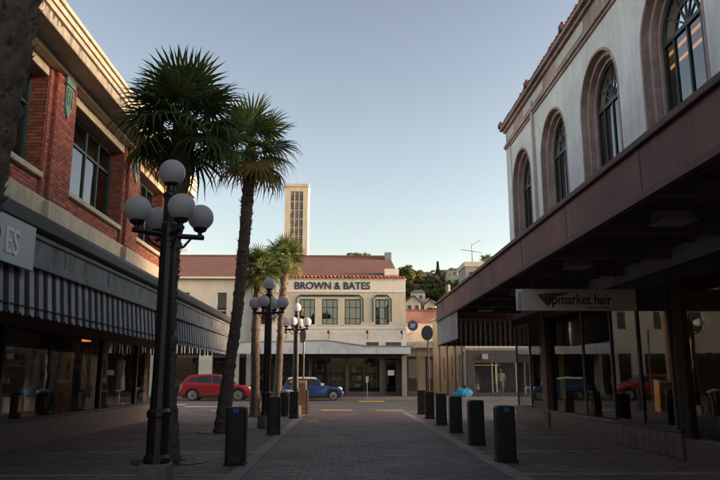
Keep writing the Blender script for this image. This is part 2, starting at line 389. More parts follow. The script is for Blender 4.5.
for a, b in openings:                                             # windows
    wx = LX-.34; z0, z1 = 5.42, 7.50
    f = MB().box(wx-.04, wx+.05, a, a+.08, z0, z1).box(wx-.04, wx+.05, b-.08, b, z0, z1).box(wx-.04, wx+.05, a+.08, b-.08, z0, z0+.07).box(wx-.04, wx+.05, a+.08, b-.08, z1-.08, z1).build('window', 'green_metal', lb)
    n = 4; zt = 6.86
    for i in range(1, n):
        y = a+.08+(b-a-.16)*i/n; box('mullion', 'green_metal', f, wx-.035, wx+.04, y-.03, y+.03, z0+.07, z1-.08)
    box('transom', 'green_metal', f, wx-.033, wx+.036, a+.08, b-.08, zt-.03, zt+.03)
    for i in range(n):
        y0 = a+.08+(b-a-.16)*i/n; y1 = a+.08+(b-a-.16)*(i+1)/n
        for (q0, q1) in ((z0+.07, zt-.03), (zt+.03, z1-.08)):
            tl = rnd.uniform(-.006, .006)
            MB().add([(wx+tl, y0+.03, q0), (wx-tl, y1-.03, q0), (wx-tl*.4, y1-.03, q1), (wx+tl*.6, y0+.03, q1)], [(0, 1, 2, 3)]).build('pane', 'glass_upper', f)
    MB().box(LX-.33, LX+.10, a-.06, b+.06, 5.302, 5.42).build('sill', 'cream', lb, bevel=.012)
    box('lintel', 'cream', lb, LX-.30, LX+.05, a, b, 7.502, 7.81)
    box('curtain', 'panel_pale', lb, LX-.62, LX-.60, a+.3, a+1.1+rnd.random()*.5, 5.3, 7.48)
box('string_course', 'cream', lb, LX-.1, LX+.12, -10, END+.02, 4.48, 4.92, bevel=.02)
for p in pil + [22.95]:
    e = min(p+1.37, END); MB().box(LX+.0, PF+.10, p+.06, e-.06, 4.46, 4.86).build('pilaster_base', 'cream', lb, bevel=.03)
    c = p+.685 if e-p > 1.2 else (p+e)/2
    # verdigris ornament hanging from the top of the pilaster
    o = MB().box(PF-.02, PF+.09, c-.24, c+.24, 7.56, 7.78).prism([(c-.17, 7.56), (c+.17, 7.56), (c+.15, 7.03), (c, 6.82), (c-.15, 7.03)], 'x', PF-.01, PF+.06)
    for k in range(3): o.prism([(c-.11+.11*k-.03, 7.50), (c-.11+.11*k+.03, 7.50), (c-.11+.11*k+.02, 7.12), (c-.11+.11*k-.02, 7.12)], 'x', PF+.05, PF+.09)
    o.build('pilaster_ornament', 'verdigris', lb, bevel=.012)
    # capital block up to the soffit
    box('capital', 'cream', lb, LX+.05, PF+.03, p+.12, e-.12, 7.782, 7.83)
CX = -5.5
soff = MB().box(LX-.2, CX+.02, -10.2, END+.7, 7.832, 7.88).build('cornice_soffit', 'soffit_cream', lb)
box('soffit_moulding', 'soffit_cream', lb, LX+.0, LX+.28, -10, END+.3, 7.72, 7.831, bevel=.03)
z = 7.84
for i, (h, dx, m) in enumerate(((.21, .03, 'cream_stained'), (.04, .0, 'grey_fascia'), (.11, .06, 'cream'), (.035, .02, 'grey_fascia'), (.12, .08, 'cream'), (.035, .04, 'grey_fascia'), (.10, .11, 'cream'))):
    b0 = MB().box(CX-.25, CX+dx, -10.2, END+.7+dx, z, z+h-.001).box(LX-9, CX-.25, END+.4, END+.7+dx, z, z+h-.001)
    b0.build('cornice_moulding', m, lb, bevel=.008 if h > .05 else 0); z += h
q_ = random.Random(5); y = 4.0     # dark weathered runs hanging on the lowest cornice board
while y < END+.5:
    wd = q_.uniform(.03, .12); hh = q_.uniform(.05, .18)
    MB().add([(CX+.033, y, 8.048), (CX+.033, y+wd, 8.048), (CX+.033, y+wd*.8, 8.048-hh*q_.uniform(.5, 1)), (CX+.033, y+wd*.3, 8.048-hh)], [(0, 1, 2, 3)]).build('stain_run', 'stain', lb)
    y += wd+q_.choice((.03, .06, .1, .5, .9))
# canopy
KX = -4.05; KE = 25.7
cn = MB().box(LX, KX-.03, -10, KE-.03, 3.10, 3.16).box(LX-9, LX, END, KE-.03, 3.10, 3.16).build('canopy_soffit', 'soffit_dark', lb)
MB().box(LX, KX-.05, -10, KE-.05, 3.161, 3.36).box(LX-9, LX, END, KE-.05, 3.161, 3.36).build('canopy_roof', 'black_gutter', lb)
gut = MB()
gp = [(KX-.12, 3.20), (KX+.05, 3.20), (KX+.10, 3.24), (KX+.11, 3.36), (KX+.07, 3.44), (KX-.12, 3.44)]
gut.prism(gp, 'y', -10, KE+.1); gut.box(LX-9, KX-.121, KE-.1, KE+.1, 3.20, 3.44)
gut.build('gutter', 'black_gutter', lb, bevel=.015)
fas = MB().box(KX-.06, KX, -10, KE-.06, 2.86, 3.199).box(LX-9, KX, KE-.06, KE, 2.86, 3.199)
fas.build('canopy_fascia', 'grey_fascia', lb)
for z0, z1, dx in ((2.74, 2.80, .05), (2.80, 2.859, .025), (3.13, 3.195, .03)):
    MB().box(KX-.08, KX+dx, -10, KE+dx, z0, z1).box(LX-9, KX-.08, KE-.05, KE+dx, z0, z1).build('fascia_moulding', 'grey_fascia', lb, bevel=.01)
for i in range(11):   # fascia joints
    y = 6.2+1.9*i
    box('fascia_strap', 'grey_fascia', lb, KX-.01, KX+.012, y, y+.05, 2.86, 3.128)
# striped blind, every stripe its own strip, scalloped hem
y = 4.6; k = 0; PW = .14
def stripe(y0, y1, mat, zb=2.10):
    b = MB(); n = 5; vs = []
    for j in range(n+1):
        t = j/n; yy = y0+(y1-y0)*t; sc = .045*math.sin(math.pi*t) if 1 else 0; bul = .018*math.sin(math.pi*t)
        vs += [(KX-.02+bul*.3, yy, 2.74), (KX+.02+bul, yy, 2.30), (KX+.035+bul, yy, zb+.04-sc)]
    fs = []
    for j in range(n): fs += [(3*j, 3*j+1, 3*j+4, 3*j+3), (3*j+1, 3*j+2, 3*j+5, 3*j+4)]
    b.add(vs, fs); return b
while y < KE-.05:
    y1 = min(y+PW, KE); stripe(y+.002, y1-.002, None).build('blind_stripe', 'stripe_light' if k % 2 else 'stripe_dark', lb, smooth=True); y = y1; k += 1
MB().tube([(KX+.055, 4.6, 2.215), (KX+.055, KE, 2.215)], .008, 5).build('blind_cord', 'stripe_dark', lb)
k = 0; x = KX-.05
while x > LX-5:        # blind on the cross-street side
    b = MB().add([(x, KE-.01, 2.74), (x-PW, KE-.01, 2.74), (x-PW, KE+.02, 2.16), (x-PW/2, KE+.02, 2.11), (x, KE+.02, 2.16)], [(0, 1, 2, 3, 4)])
    if k % 2: b.build('blind_stripe', 'stripe_light', lb)
    else: MB().add([(x-PW*.25, KE-.01, 2.74), (x-PW*.75, KE-.01, 2.74), (x-PW*.75, KE+.02, 2.14), (x-PW*.25, KE+.02, 2.14)], [(0, 1, 2, 3)]).build('blind_stripe', 'stripe_dark', lb)
    x -= PW; k += 1
# shop front under the canopy
sf = MB().box(LX-.30, LX, -10, END, 0, .50).build('stall_riser', 'tile_dark', lb)
box('riser_cap', 'shop_dark', lb, LX-.32, LX+.03, -10, END, .501, .56, bevel=.01)
box('shop_head', 'shop_dark', lb, LX-.25, LX-.02, -10, END, 2.62, 3.09)
MB().box(LX-8.6, LX-.3, -9.6, END-.4, 0, .1).build('shop_floor', 'room_dark', lb)
box('shop_ceiling', 'room_dark', lb, LX-8.6, LX-.46, -9.6, END-.4, 2.9, 3.0)
box('shop_back_wall', 'room_dark', lb, LX-4.2, LX-4.0, -9.6, END-.4, .1, 2.89)
ys = [-9.6, -4, 2.4, 7.7, 13.0, 18.3, 21.4, END-.1]
for i, y in enumerate(ys):
    box('shop_mullion', 'shop_dark', lb, LX-.14, LX-.02, y-.05, y+.05, .561, 2.619)
    if i < len(ys)-1:
        MB().add([(LX-.08, y+.06, .56), (LX-.08, ys[i+1]-.06, .56), (LX-.08, ys[i+1]-.06, 2.62), (LX-.08, y+.06, 2.62)], [(0, 1, 2, 3)]).build('shop_pane', 'glass_shop', lb)
box('window_bed', 'timber_brown', lb, LX-1.5, LX-.31, -9.6, END-.5, .1, .54)
# sign on the canopy fascia
sg = MB().box(KX+.06, KX+.10, 6.7, 8.78, 2.66, 3.22).build('fascia_sign', 'sign_white', None, bevel=.006, base=(KX+.08, 7.74, 2.66))
tag(sg, 'pale blue-grey sign board with white serif letters on the canopy above the striped blind', 'sign')
text('ES', .44, 'letter_white', sg, (KX+.105, 7.98, 2.78), (R(90), 0, R(90)), sx=.85, bold=.006)

# ------------------------------------------------------------------ right building with arched windows
RX = 5.6; RE = 22.5
rb = root('arched_building', (RX+6, 10, 0), 'white rendered building with mauve arched windows above a deep mauve canopy', 'building')
wc = [-5.9, -2.55, .8, 4.15, 7.5, 10.85, 14.2, 17.55, 20.85]
OW, SPR, SILL = 1.10, 7.35, 4.7
rw = MB()
edges = []; y = -10
def quad_wall(b, y0, y1, za0, za1, zt, x0=RX, x1=RX+.4): b.prism([(y0, za0), (y1, za1), (y1, zt), (y0, zt)], 'x', x0, x1)
for c in wc:
    rw.box(RX, RX+.4, y, c-OW, 3.2, 9.0); y = c+OW
    rw.box(RX, RX+.4, c-OW, c+OW, 3.2, SILL)
    n = 14
    for j in range(n):
        a0 = math.pi*(1-j/n); a1 = math.pi*(1-(j+1)/n)
        quad_wall(rw, c+OW*math.cos(a0), c+OW*math.cos(a1), SPR+OW*math.sin(a0), SPR+OW*math.sin(a1), 9.0)
rw.box(RX, RX+.4, y, RE, 3.2, 9.0)
rw.box(RX+.4, RX+14, RE-.4, RE, 0, 9.9); rw.box(RX+13.6, RX+14, -10, RE-.4, 0, 9.9); rw.box(RX+.4, RX+13.6, -10, -9.6, 0, 9.9)
rw.build('wall', 'render_white', rb)
box('corner_strip', 'render_white', rb, RX-.03, RX+.1, RE-.55, RE+.03, 4.2, 9.0)
box('downpipe', 'panel_pale', rb, RX-.09, RX-.001, 19.13, 19.22, 4.0, 9.4)
box('floor_slab', 'room_dark', rb, RX+.4, RX+13.6, -9.6, RE-.4, 4.1, 4.3)
box('upper_ceiling', 'room_dark', rb, RX+.4, RX+13.6, -9.6, RE-.4, 8.5, 8.6)
box('upper_partition', 'room_dark', rb, RX+5.8, RX+6, -9.6, RE-.4, 4.3, 8.5)
box('roof_slab', 'room_dark', rb, RX+.1, RX+13.9, -9.9, RE-.1, 9.75, 9.88)
def arch_band(c, r0, r1, x0, x1, zb, mat, name):
    b = MB(); n = 18
    path = [(c-1, None)]
    P0 = [(c-r0, zb), (c-r0, SPR)] + [(c+r0*math.cos(math.pi*(1-j/n)), SPR+r0*math.sin(math.pi*(1-j/n))) for j in range(1, n)] + [(c+r0, SPR), (c+r0, zb)]
    P1 = [(c-r1, zb), (c-r1, SPR)] + [(c+r1*math.cos(math.pi*(1-j/n)), SPR+r1*math.sin(math.pi*(1-j/n))) for j in range(1, n)] + [(c+r1, SPR), (c+r1, zb)]
    k = len(P0); vs = [(x0, *p) for p in P0] + [(x0, *p) for p in P1] + [(x1, *p) for p in P0] + [(x1, *p) for p in P1]; fs = []
    for i in range(k-1):
        fs += [(i, i+1, k+i+1, k+i), (k+i, k+i+1, 3*k+i+1, 3*k+i), (i+1, i, 2*k+i, 2*k+i+1), (2*k+i, 3*k+i, 3*k+i+1, 2*k+i+1)]
    fs += [(0, k, 3*k, 2*k), (k-1, 3*k-1, 4*k-1, 2*k-1)]
    b.add(vs, fs); return b
for c in wc:
    arch_band(c, OW-.03, OW+.035, RX-.015, RX+.15, 4.2, None, None).build('arch_lining', 'mauve', rb, bevel=.01)
    arch_band(c, OW-.13, OW-.005, RX+.13, RX+.30, 4.2, None, None).build('arch_surround', 'mauve', rb, bevel=.01)
    arch_band(c, OW-.21, OW-.12, RX+.26, RX+.39, 4.3, None, None).build('arch_reveal', 'mauve', rb)
    wx = RX+.34; ow = OW-.20
    f = arch_band(c, ow-.07, ow, wx-.03, wx+.05, SILL, None, None).build('window', 'dark_frame', rb)
    box('transom', 'dark_frame', f, wx-.035, wx+.04, c-ow+.08, c+ow-.08, SPR-.04, SPR+.04)
    for dy in (-.48, .0, .48): box('mullion', 'dark_frame', f, wx-.03, wx+.035, c+dy-.022, c+dy+.022, SILL, SPR-.05)
    box('glazing_bar', 'dark_frame', f, wx-.02, wx+.03, c-ow+.08, c+ow-.08, 6.14, 6.18) if False else None
    arch_band(c, .40, .44, wx-.025, wx+.03, SPR+.05, None, None).build('fan_ring', 'dark_frame', f)
    for a in (35, 63, 90, 117, 145):
        ca, sa = math.cos(R(a)), math.sin(R(a)); n0, n1 = .02, ow-.07
        MB().prism([(c+ca*n0-sa*.016, SPR+sa*n0+ca*.016), (c+ca*n1-sa*.016, SPR+sa*n1+ca*.016), (c+ca*n1+sa*.016, SPR+sa*n1-ca*.016), (c+ca*n0+sa*.016, SPR+sa*n0-ca*.016)], 'x', wx-.02, wx+.028).build('fan_bar', 'dark_frame', f)
    ed = [-ow+.08, -.48, 0, .48, ow-.08]
    for i in range(4):
        tl = rnd.uniform(-.005, .005)
        MB().add([(wx+tl, c+ed[i], SILL), (wx-tl, c+ed[i+1], SILL), (wx-tl, c+ed[i+1], SPR-.05), (wx+tl, c+ed[i], SPR-.05)], [(0, 3, 2, 1)]).build('pane', 'glass_upper', f)
    n = 12; vs = [(wx, c, SPR+.05)] + [(wx, c+(ow-.08)*math.cos(math.pi*j/n), SPR+.05+(ow-.13)*math.sin(math.pi*j/n)) for j in range(n+1)]
    MB().add(vs, [(0, j+1, j+2) for j in range(n)]).build('fan_pane', 'glass_upper', f)
for z0, z1, dx, m in ((8.98, 9.05, .05, 'mauve'), (9.05, 9.15, .10, 'mauve'), (9.15, 9.20, .06, 'mauve'), (9.62, 9.72, .10, 'mauve'), (9.72, 9.80, .20, 'mauve')):
    MB().box(RX-dx, RX+.45, -10, RE+dx, z0, z1-.001).box(RX+.45, RX+14, RE-.3, RE+dx, z0, z1-.001).build('cornice_moulding', m, rb, bevel=.01)
MB().box(RX-.02, RX+.4, -10, RE+.02, 9.2, 9.62).build('frieze', 'mauve', rb)
for c in [2.4+3.34*i for i in range(-3, 7)]:
    for s in (-.80, .80):
        y0, y1 = c+s-.62, c+s+.62
        if y1 < RE: pass
    box('frieze_panel', 'panel_pale', rb, RX-.035, RX-.015, c-1.05, min(c+1.05, RE-.25), 9.27, 9.55)
tl = MB(); n = 6   # barrel tiles along the eave
vs = []; fs = []
for j in range(n+1):
    a = math.pi*j/n; vs += [(-.23, .085*math.cos(a), .06*math.sin(a)), (.35, .07*math.cos(a), .06*math.sin(a)+.05), (-.23, .065*math.cos(a), .04*math.sin(a))]
for j in range(n): fs += [(3*j, 3*j+3, 3*j+4, 3*j+1), (3*j, 3*j+2, 3*j+5, 3*j+3)]
tile_m = tl.add(vs, fs).mesh('roof_tile', 'roof_tile_brown', True)
y = -9.9
while y < RE+.15:
    link('roof_tile', tile_m, rb, (RX+.02+rnd.uniform(-.015, .015), y, 9.825+rnd.uniform(-.008, .01)), (0, 0, rnd.uniform(-.03, .03))); y += .19
box('tile_bed', 'roof_tile_brown', rb, RX-.2, RX+.5, -10, RE+.2, 9.801, 9.84)
for yy in (RE+.12, 19.15, 15.75):
    MB().box(RX-.25, RX+.1, yy-.07, yy+.07, 9.82, 9.98).lathe([(.04, 0), (.055, .03), (.045, .08), (.02, .11)], (RX-.16, yy, 9.975), 8).build('ridge_end', 'roof_tile_brown', rb, bevel=.02)
# canopy
QX = 3.30; QE = 24.5; QB, QT = 3.29, 3.86
MB().box(QX, QX+.12, -10, QE, QB, QT).box(QX+.12, RX+9, QE-.12, QE, QB, QT).build('canopy_fascia', 'mauve_fascia', rb)
MB().box(QX-.05, QX+.2, -10, QE+.05, QT+.001, QT+.085).box(QX+.2, RX+9, QE-.2, QE+.05, QT+.001, QT+.085).build('canopy_lip', 'mauve_lip', rb, bevel=.012)
MB().box(QX-.02, QX-.001, -10, QE+.02, QB-.03, QB+.05).build('fascia_drip', 'mauve_lip', rb)
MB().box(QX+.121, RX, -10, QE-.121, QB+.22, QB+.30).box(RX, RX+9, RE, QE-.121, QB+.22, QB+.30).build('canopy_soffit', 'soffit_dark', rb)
MB().box(QX+.121, RX, -10, QE-.121, QT-.15, QT).box(RX, RX+9, RE+.01, QE-.121, QT-.15, QT).build('canopy_roof', 'mauve_lip', rb)
for i in range(12):
    y = 1.2+2.05*i; box('soffit_beam', 'beam_dark', rb, QX+.121, RX, y, y+.14, QB+.04, QB+.219)
for i in range(34):
    y = 1.0+.69*i
    if (y-1.2) % 2.05 < .3 or (y-1.2) % 2.05 > 1.9: continue
    box('soffit_batten', 'beam_dark', rb, QX+.121, RX, y, y+.035, QB+.17, QB+.219)
for y, lab in ((8.6, 'square unlit light box under the mauve canopy, before the tiled pier'), (12.4, 'square unlit light box under the mauve canopy, level with the hanging hair sign'), (16.6, 'square unlit light box under the mauve canopy, over the salon window'), (20.8, 'square unlit light box under the mauve canopy, beside the striped end blind')):
    tag(MB().box(4.15, 4.55, y, y+.4, QB+.06, QB+.22).box(4.12, 4.58, y-.03, y+.43, QB+.045, QB+.07).build('canopy_light', 'panel_pale', None, bevel=.01, base=(4.35, y+.2, QB+.22)), lab, 'light', 'lights under the mauve canopy')
for i in range(9): box('fascia_joint', 'mauve_lip', rb, QX-.006, QX-.0005, 2.1+2.6*i, 2.125+2.6*i, QB+.051, QT)
MB().tube([(QX+.5, -8, QB+.19), (QX+.5, QE-.3, QB+.19)], .018, 6).build('conduit', 'pipe_grey', rb)
# hanging corrugated end blind: panel along the mall and open slats across the far end
PB = 2.46
k = 0; y = 20.3
while y < QE-.02:
    b = MB().add([(QX+.06, y, QB), (QX+.03, y+.08, QB), (QX+.03, y+.08, PB), (QX+.06, y, PB)], [(0, 1, 2, 3)]).add([(QX+.03, y+.08, QB), (QX+.06, y+.16, QB), (QX+.06, y+.16, PB), (QX+.03, y+.08, PB)], [(0, 1, 2, 3)])
    b.build('blind_strip', 'stripe_light', rb); y += .16
MB().box(QX+.02, QX+.09, 20.3, QE, PB-.03, PB).build('blind_hem', 'stripe_dark', rb)
x = QX+.12
while x < RX+4.5:
    MB().add([(x, QE-.085, QB), (x+.085, QE-.085, QB), (x+.085, QE-.075, PB-.02), (x+.0425, QE-.06, PB-.05), (x, QE-.075, PB-.02)], [(0, 1, 2, 3, 4)]).build('blind_stripe', 'blind_tan', rb)
    MB().add([(x+.086, QE-.08, QB), (x+.174, QE-.08, QB), (x+.174, QE-.07, PB-.02), (x+.13, QE-.06, PB-.05), (x+.086, QE-.07, PB-.02)], [(0, 1, 2, 3, 4)]).build('blind_stripe', 'stripe_dark', rb); x += .175
box('blind_rail', 'stripe_dark', rb, QX+.1, RX+4.5, QE-.13, QE-.10, PB+.02, PB+.05)
# shop front, mall side
rf = MB()
rf.box(RX, RX+.35, 14.45, 22.9, 0, .42)
rf.build('stall_riser', 'tile_dark', rb)
box('riser_cap', 'kerb', rb, RX-.04, RX+.36, 14.45, 22.92, .421, .47, bevel=.01)
box('shop_head', 'shop_dark', rb, RX+.0, RX+.3, -10, 22.9, 2.95, 3.199)
box('corner_post', 'timber_brown', rb, RX-.03, RX+.3, 19.15, 19.55, .471, 3.19, bevel=.01)
box('pillar', 'timber_brown', rb, RX-.04, RX+.02, 19.13, 19.57, 0, .42)
for y in (14.5, 16.46, 21.2, 22.85):
    box('shop_mullion', 'pipe_grey', rb, RX+.08, RX+.14, y-.022, y+.022, .471, 2.949)
gy = [14.5, 16.46, 19.15]; gz = [19.55, 21.2, 22.85]
for L_ in (gy, gz):
    for a, b in zip(L_, L_[1:]):
        MB().add([(RX+.11, a+.03, .47), (RX+.11, b-.03, .47), (RX+.11, b-.03, 2.95), (RX+.11, a+.03, 2.95)], [(0, 3, 2, 1)]).build('shop_pane', 'glass_shop', rb)
# return pane round the corner on the cross street
MB().add([(RX+.15, 22.86, .47), (RX+5, 22.86, .47), (RX+5, 22.86, 2.95), (RX+.15, 22.86, 2.95)], [(0, 1, 2, 3)]).build('shop_pane', 'glass_shop', rb)
MB().box(RX+.35, RX+5, 22.7, 22.9, 0, .44).build('stall_riser', 'tile_dark', rb)
# dark tiled wall piece beside the hair shop
dk = box('tiled_pier', 'shop_dark', rb, RX-.02, RX+.6, 11.6, 14.44, 0, 3.19)
tb = MB().box(-.012, .012, -.145, .145, -.095, .095).mesh('wall_tile', 'tile_dark')
for i in range(9):
    for j in range(2): link('wall_tile', tb, rb, (RX-.024, 11.76+.31*i, .12+.21*j))
box('pier_cap', 'shop_dark', rb, RX-.05, RX+.01, 11.6, 14.44, .44, .49)
MB().add([(RX-.03, 11.75, .55), (RX-.03, 14.3, .55), (RX-.03, 14.3, 2.9), (RX-.03, 11.75, 2.9)], [(0, 3, 2, 1)]).build('poster_pane', 'glass_dark', rb)
for y in (11.72, 13.0, 14.33): box('shop_mullion', 'shop_dark', rb, RX-.06, RX-.021, y-.03, y+.03, .5, 2.95)
for y0, y1 in ((6.9, 9.2), (9.2, 11.55), (4.5, 6.9), (2, 4.5), (-1, 2), (-4, -1), (-9.6, -4)):
    MB().add([(RX+.11, y0, .36), (RX+.11, y1, .36), (RX+.11, y1, 2.95), (RX+.11, y0, 2.95)], [(0, 3, 2, 1)]).build('shop_pane', 'glass_shop', rb)
    box('shop_mullion', 'shop_dark', rb, RX+.05, RX+.17, y0-.05, y0+.05, .36, 2.949)
MB().box(RX, RX+.3, -10, 11.6, 0, .36).build('stall_riser', 'tile_dark', rb)
MB().box(RX+.36, RX+13.6, -9.6, RE-.4, -.01, .1).build('shop_floor', 'room_dark', rb)
box('shop_ceiling', 'room_dark', rb, RX+.41, RX+13.6, -9.6, RE-.4, 3.2, 3.3)
box('shop_back_wall', 'room_dark', rb, RX+5, RX+5.2, -9.6, RE-.4, .1, 3.19)
box('shop_partition', 'room_dark', rb, RX+.61, RX+5, 12.9, 13.1, .1, 3.19)
# lights inside
for k, (x, y) in enumerate(((RX+1.6, 12.9), (RX+1.95, 12.9))):
    box('ceiling_tube', 'glow_warm', rb, x, x+.05, y-1.2, y+1.9, 8.36, 8.40)
t_ = root('pendant_lamp', (RX+.8, 10.5, 3.2), 'lit warm pendant lamp inside the dark shop beside the tiled pier', 'lamp')
MB().lathe([(.02, -.5), (.17, -.62), (.18, -.66), (.16, -.66), (.0, -.60)], (RX+.8, 10.5, 3.2), 12).build('lamp_shade', 'glow_orange', t_)
MB().tube([(RX+.8, 10.5, 3.2), (RX+.8, 10.5, 2.7)], .008, 5).build('cable', 'trim_black', t_)
for i in range(4):
    o = MB().box(RX+2.6, RX+2.64, 8.3+.36*i, 8.52+.36*i, 2.18, 2.46).build('lit_picture', 'glow_warm', None, base=(RX+2.62, 8.4+.36*i, 2.18)); tag(o, 'small glowing orange light box in a row high inside the shop', 'light box', 'row of orange light boxes in the shop')
tag(MB().box(RX+2.66, RX+2.8, 7.6, 12.6, .1, 3.19).build('display_wall', 'panel_pale', rb))
# projecting hair shop sign
hs = MB().box(3.27, 5.555, 12.93, 12.98, 2.575, 2.985).build('hanging_sign', 'hang_sign', None, bevel=.005, base=(4.4, 12.95, 2.575))
tag(hs, 'long pale hair salon sign board hanging across under the mauve canopy', 'sign')
MB().prism([(3.66, 2.88), (3.88, 2.905), (4.33, 2.925), (4.02, 2.83), (3.86, 2.65)], 'y', 12.922, 12.931).build('emblem', 'emblem_brown', hs)
text('up', .27, 'sign_ink', hs, (3.80, 12.925, 2.70), (R(90), 0, 0), bold=.006, sx=.95)
text('market hair', .27, 'sign_ink', hs, (4.06, 12.925, 2.70), (R(90), 0, 0), bold=.004, sx=.80)
text('HAIR IN TOWN', .062, 'sign_ink', hs, (4.60, 12.925, 2.615), (R(90), 0, 0), sx=.95)
text('REDKEN', .088, 'sign_ink', hs, (3.36, 12.925, 2.60), (R(90), R(-90), 0), sx=.95, name='brand_lettering')
box('brand_strip', 'letter_white', hs, 3.275, 3.38, 12.926, 12.931, 2.58, 2.98)
for x in (3.6, 5.2): MB().tube([(x, 12.955, 2.985), (x, 12.955, QB+.23)], .008, 5).build('hanger_rod', 'trim_black', hs)

# ------------------------------------------------------------------ shop window displays
def mannequin(loc, label, top, bottom, h=1.72, cat='mannequin', group=None, rz=0):
    s = h/1.75; t = root('mannequin', loc, label, cat, group, rz)
    def loc_build(b, name, m): o = link(name, b.mesh(name, m, True), t, loc=tuple(loc)); return o
    b = MB()
    for sx in (-1, 1):
        b.tube([(sx*.09*s, 0, .02), (sx*.09*s, 0, .12*s), (sx*.095*s, 0, .48*s), (sx*.10*s, 0, .88*s)], [.035*s, .04*s, .055*s, .08*s], 8)
        b.tube([(sx*.2*s, 0, 1.42*s), (sx*.25*s, .01, 1.15*s), (sx*.24*s, -.06, .88*s)], [.05*s, .04*s, .03*s], 7)
    b.tube([(0, 0, .82*s), (0, 0, .95*s), (0, 0, 1.1*s), (0, 0, 1.3*s), (0, 0, 1.44*s), (0, 0, 1.50*s), (0, 0, 1.57*s)], [.15*s, .165*s, .125*s, .165*s, .17*s, .06*s, .055*s], 10, squash=.62)
    b.ball((0, -.01, 1.66*s), .10*s, 10, 8, (.8, .95, 1.2)); b.lathe([(.2, 0), (.2, .015), (.02, .03)], (0, 0, .0), 12)
    loc_build(b, 'body', 'skin_mannequin')
    b = MB().tube([(0, 0, .93*s), (0, 0, 1.1*s), (0, 0, 1.3*s), (0, 0, 1.45*s)], [.19*s, .15*s, .185*s, .185*s], 10, squash=.68)
    for sx in (-1, 1): b.tube([(sx*.18*s, 0, 1.43*s), (sx*.25*s, .01, 1.15*s)], [.07*s, .055*s], 7)
    loc_build(b, 'shirt', top)
    b = MB().tube([(0, 0, .45*s), (0, 0, .7*s), (0, 0, .97*s)], [.22*s, .2*s, .165*s], 10, squash=.75)
    loc_build(b, 'skirt', bottom); return t
pm('cloth_yellow', (.45, .36, .04), .8, .15, 8); pm('cloth_pink', (.4, .06, .16), .8, .15, 8); pm('cloth_white', (.6, .58, .54), .8, .1, 8); pm('cloth_navy', (.03, .05, .10), .8, .15, 8); pm('cloth_grey', (.2, .2, .2), .8, .15, 8); pm('cloth_teal', (.05, .2, .2), .8, .15, 8)
for (y, x, lab, a, b) in ((12.0, -6.9, 'mannequin in navy top and grey skirt in the shop window under the striped blind', 'cloth_navy', 'cloth_grey'),
                    (13.2, -6.8, 'mannequin in a yellow skirt in the shop window under the striped blind', 'cloth_grey', 'cloth_yellow'),
                    (15.3, -7.0, 'mannequin in a pink skirt in the shop window under the striped blind', 'cloth_navy', 'cloth_pink'),
                    (16.6, -6.9, 'mannequin in white top in the shop window under the striped blind', 'cloth_white', 'cloth_grey'),
                    (18.7, -6.9, 'mannequin in teal top in the shop window under the striped blind', 'cloth_teal', 'cloth_navy'),
                    (22.0, -6.9, 'mannequin dressed all in white in the end bay of the striped-blind shop', 'cloth_white', 'cloth_white')):
    mannequin((x, y, .541), lab, a, b, 1.6, rz=R(90))
tag(MB().prism([(-6.95, .541), (-6.5, .541), (-6.62, 1.28), (-6.86, 1.28)], 'y', 12.55, 12.85).build('display_sign', 'cloth_yellow', None, bevel=.01, base=(-6.7, 12.7, .541)), 'yellow sloped display board standing in the striped-blind shop window', 'display board')
for k, (y, l, m) in enumerate(((14.6, .55, 'cloth_white'), (17.1, .5, 'cloth_grey'), (19.6, .7, 'cardboard'), (21.0, .6, 'cloth_white'))):
    t = root('display_table', (-6.85, y, .541), ['low white display table with pink bag on it', 'low grey display table in the shop window', 'low tan display table in the shop window', 'low white display table near the end mullion'][k], 'table')
    MB().box(-7.1, -6.6, y-l/2, y+l/2, .95, .99).build('tabletop', m, t)
    for sx in (-7.07, -6.63):
        for sy in (-l/2+.03, l/2-.03): MB().box(sx-.02, sx+.02, y+sy-.02, y+sy+.02, .541, .949).build('leg', 'trim_black', t)
tg = root('handbag', (-6.85, 14.6, .992), 'pink handbag standing on the low white display table', 'handbag')
MB().prism([(14.42, .992), (14.78, .992), (14.72, 1.22), (14.48, 1.22)], 'x', -6.92, -6.78).build('bag_body', 'cloth_pink', tg, bevel=.02)
MB().tube([(-6.85, 14.5, 1.21), (-6.85, 14.52, 1.33), (-6.85, 14.6, 1.38), (-6.85, 14.68, 1.33), (-6.85, 14.7, 1.21)], .01, 6).build('handle', 'trim_black', tg)
t = root('pendant_lamp', (-7.3, 19.9, 2.9), 'lit orange pendant lamp inside the shop under the striped blind', 'lamp')
MB().lathe([(.02, -.42), (.15, -.5), (.16, -.55), (.13, -.56)], (-7.3, 19.9, 2.9), 12).build('lamp_shade', 'glow_orange', t); MB().tube([(-7.3, 19.9, 2.9), (-7.3, 19.9, 2.47)], .008, 5).build('cable', 'trim_black', t)
for k, (y, z0, wd, ht, m, lab) in enumerate(((14.0, 1.35, .8, 1.0, 'cloth_white', 'large white board added as reflected light, hanging in the striped-blind shop window'), (17.3, 1.5, .6, .8, 'sign_white', 'pale blue board added as reflected light, hanging in the striped-blind shop window'), (19.3, 1.2, .7, 1.1, 'panel_pale', 'tall cream board added as reflected light, hanging in the bay past the wide mullion'))):
    t = root('reflection_board', (-6.55, y, z0), lab, 'reflection_board')  # pale boards added to stand for the light reflection in the shop glass
    MB().box(-6.56, -6.545, y-wd/2, y+wd/2, z0, z0+ht).build('sheet', m, t); MB().box(-6.543, -6.54, y-wd*.35, y+wd*.35, z0+.12, z0+ht*.55).build('picture', ('cloth_teal', 'cloth_pink', 'cloth_navy')[k], t)
    for q in (-wd*.4, wd*.4): MB().tube([(-6.552, y+q, z0+ht), (-6.552, y+q, 2.9)], .004, 4).build('cord', 'trim_black', t)
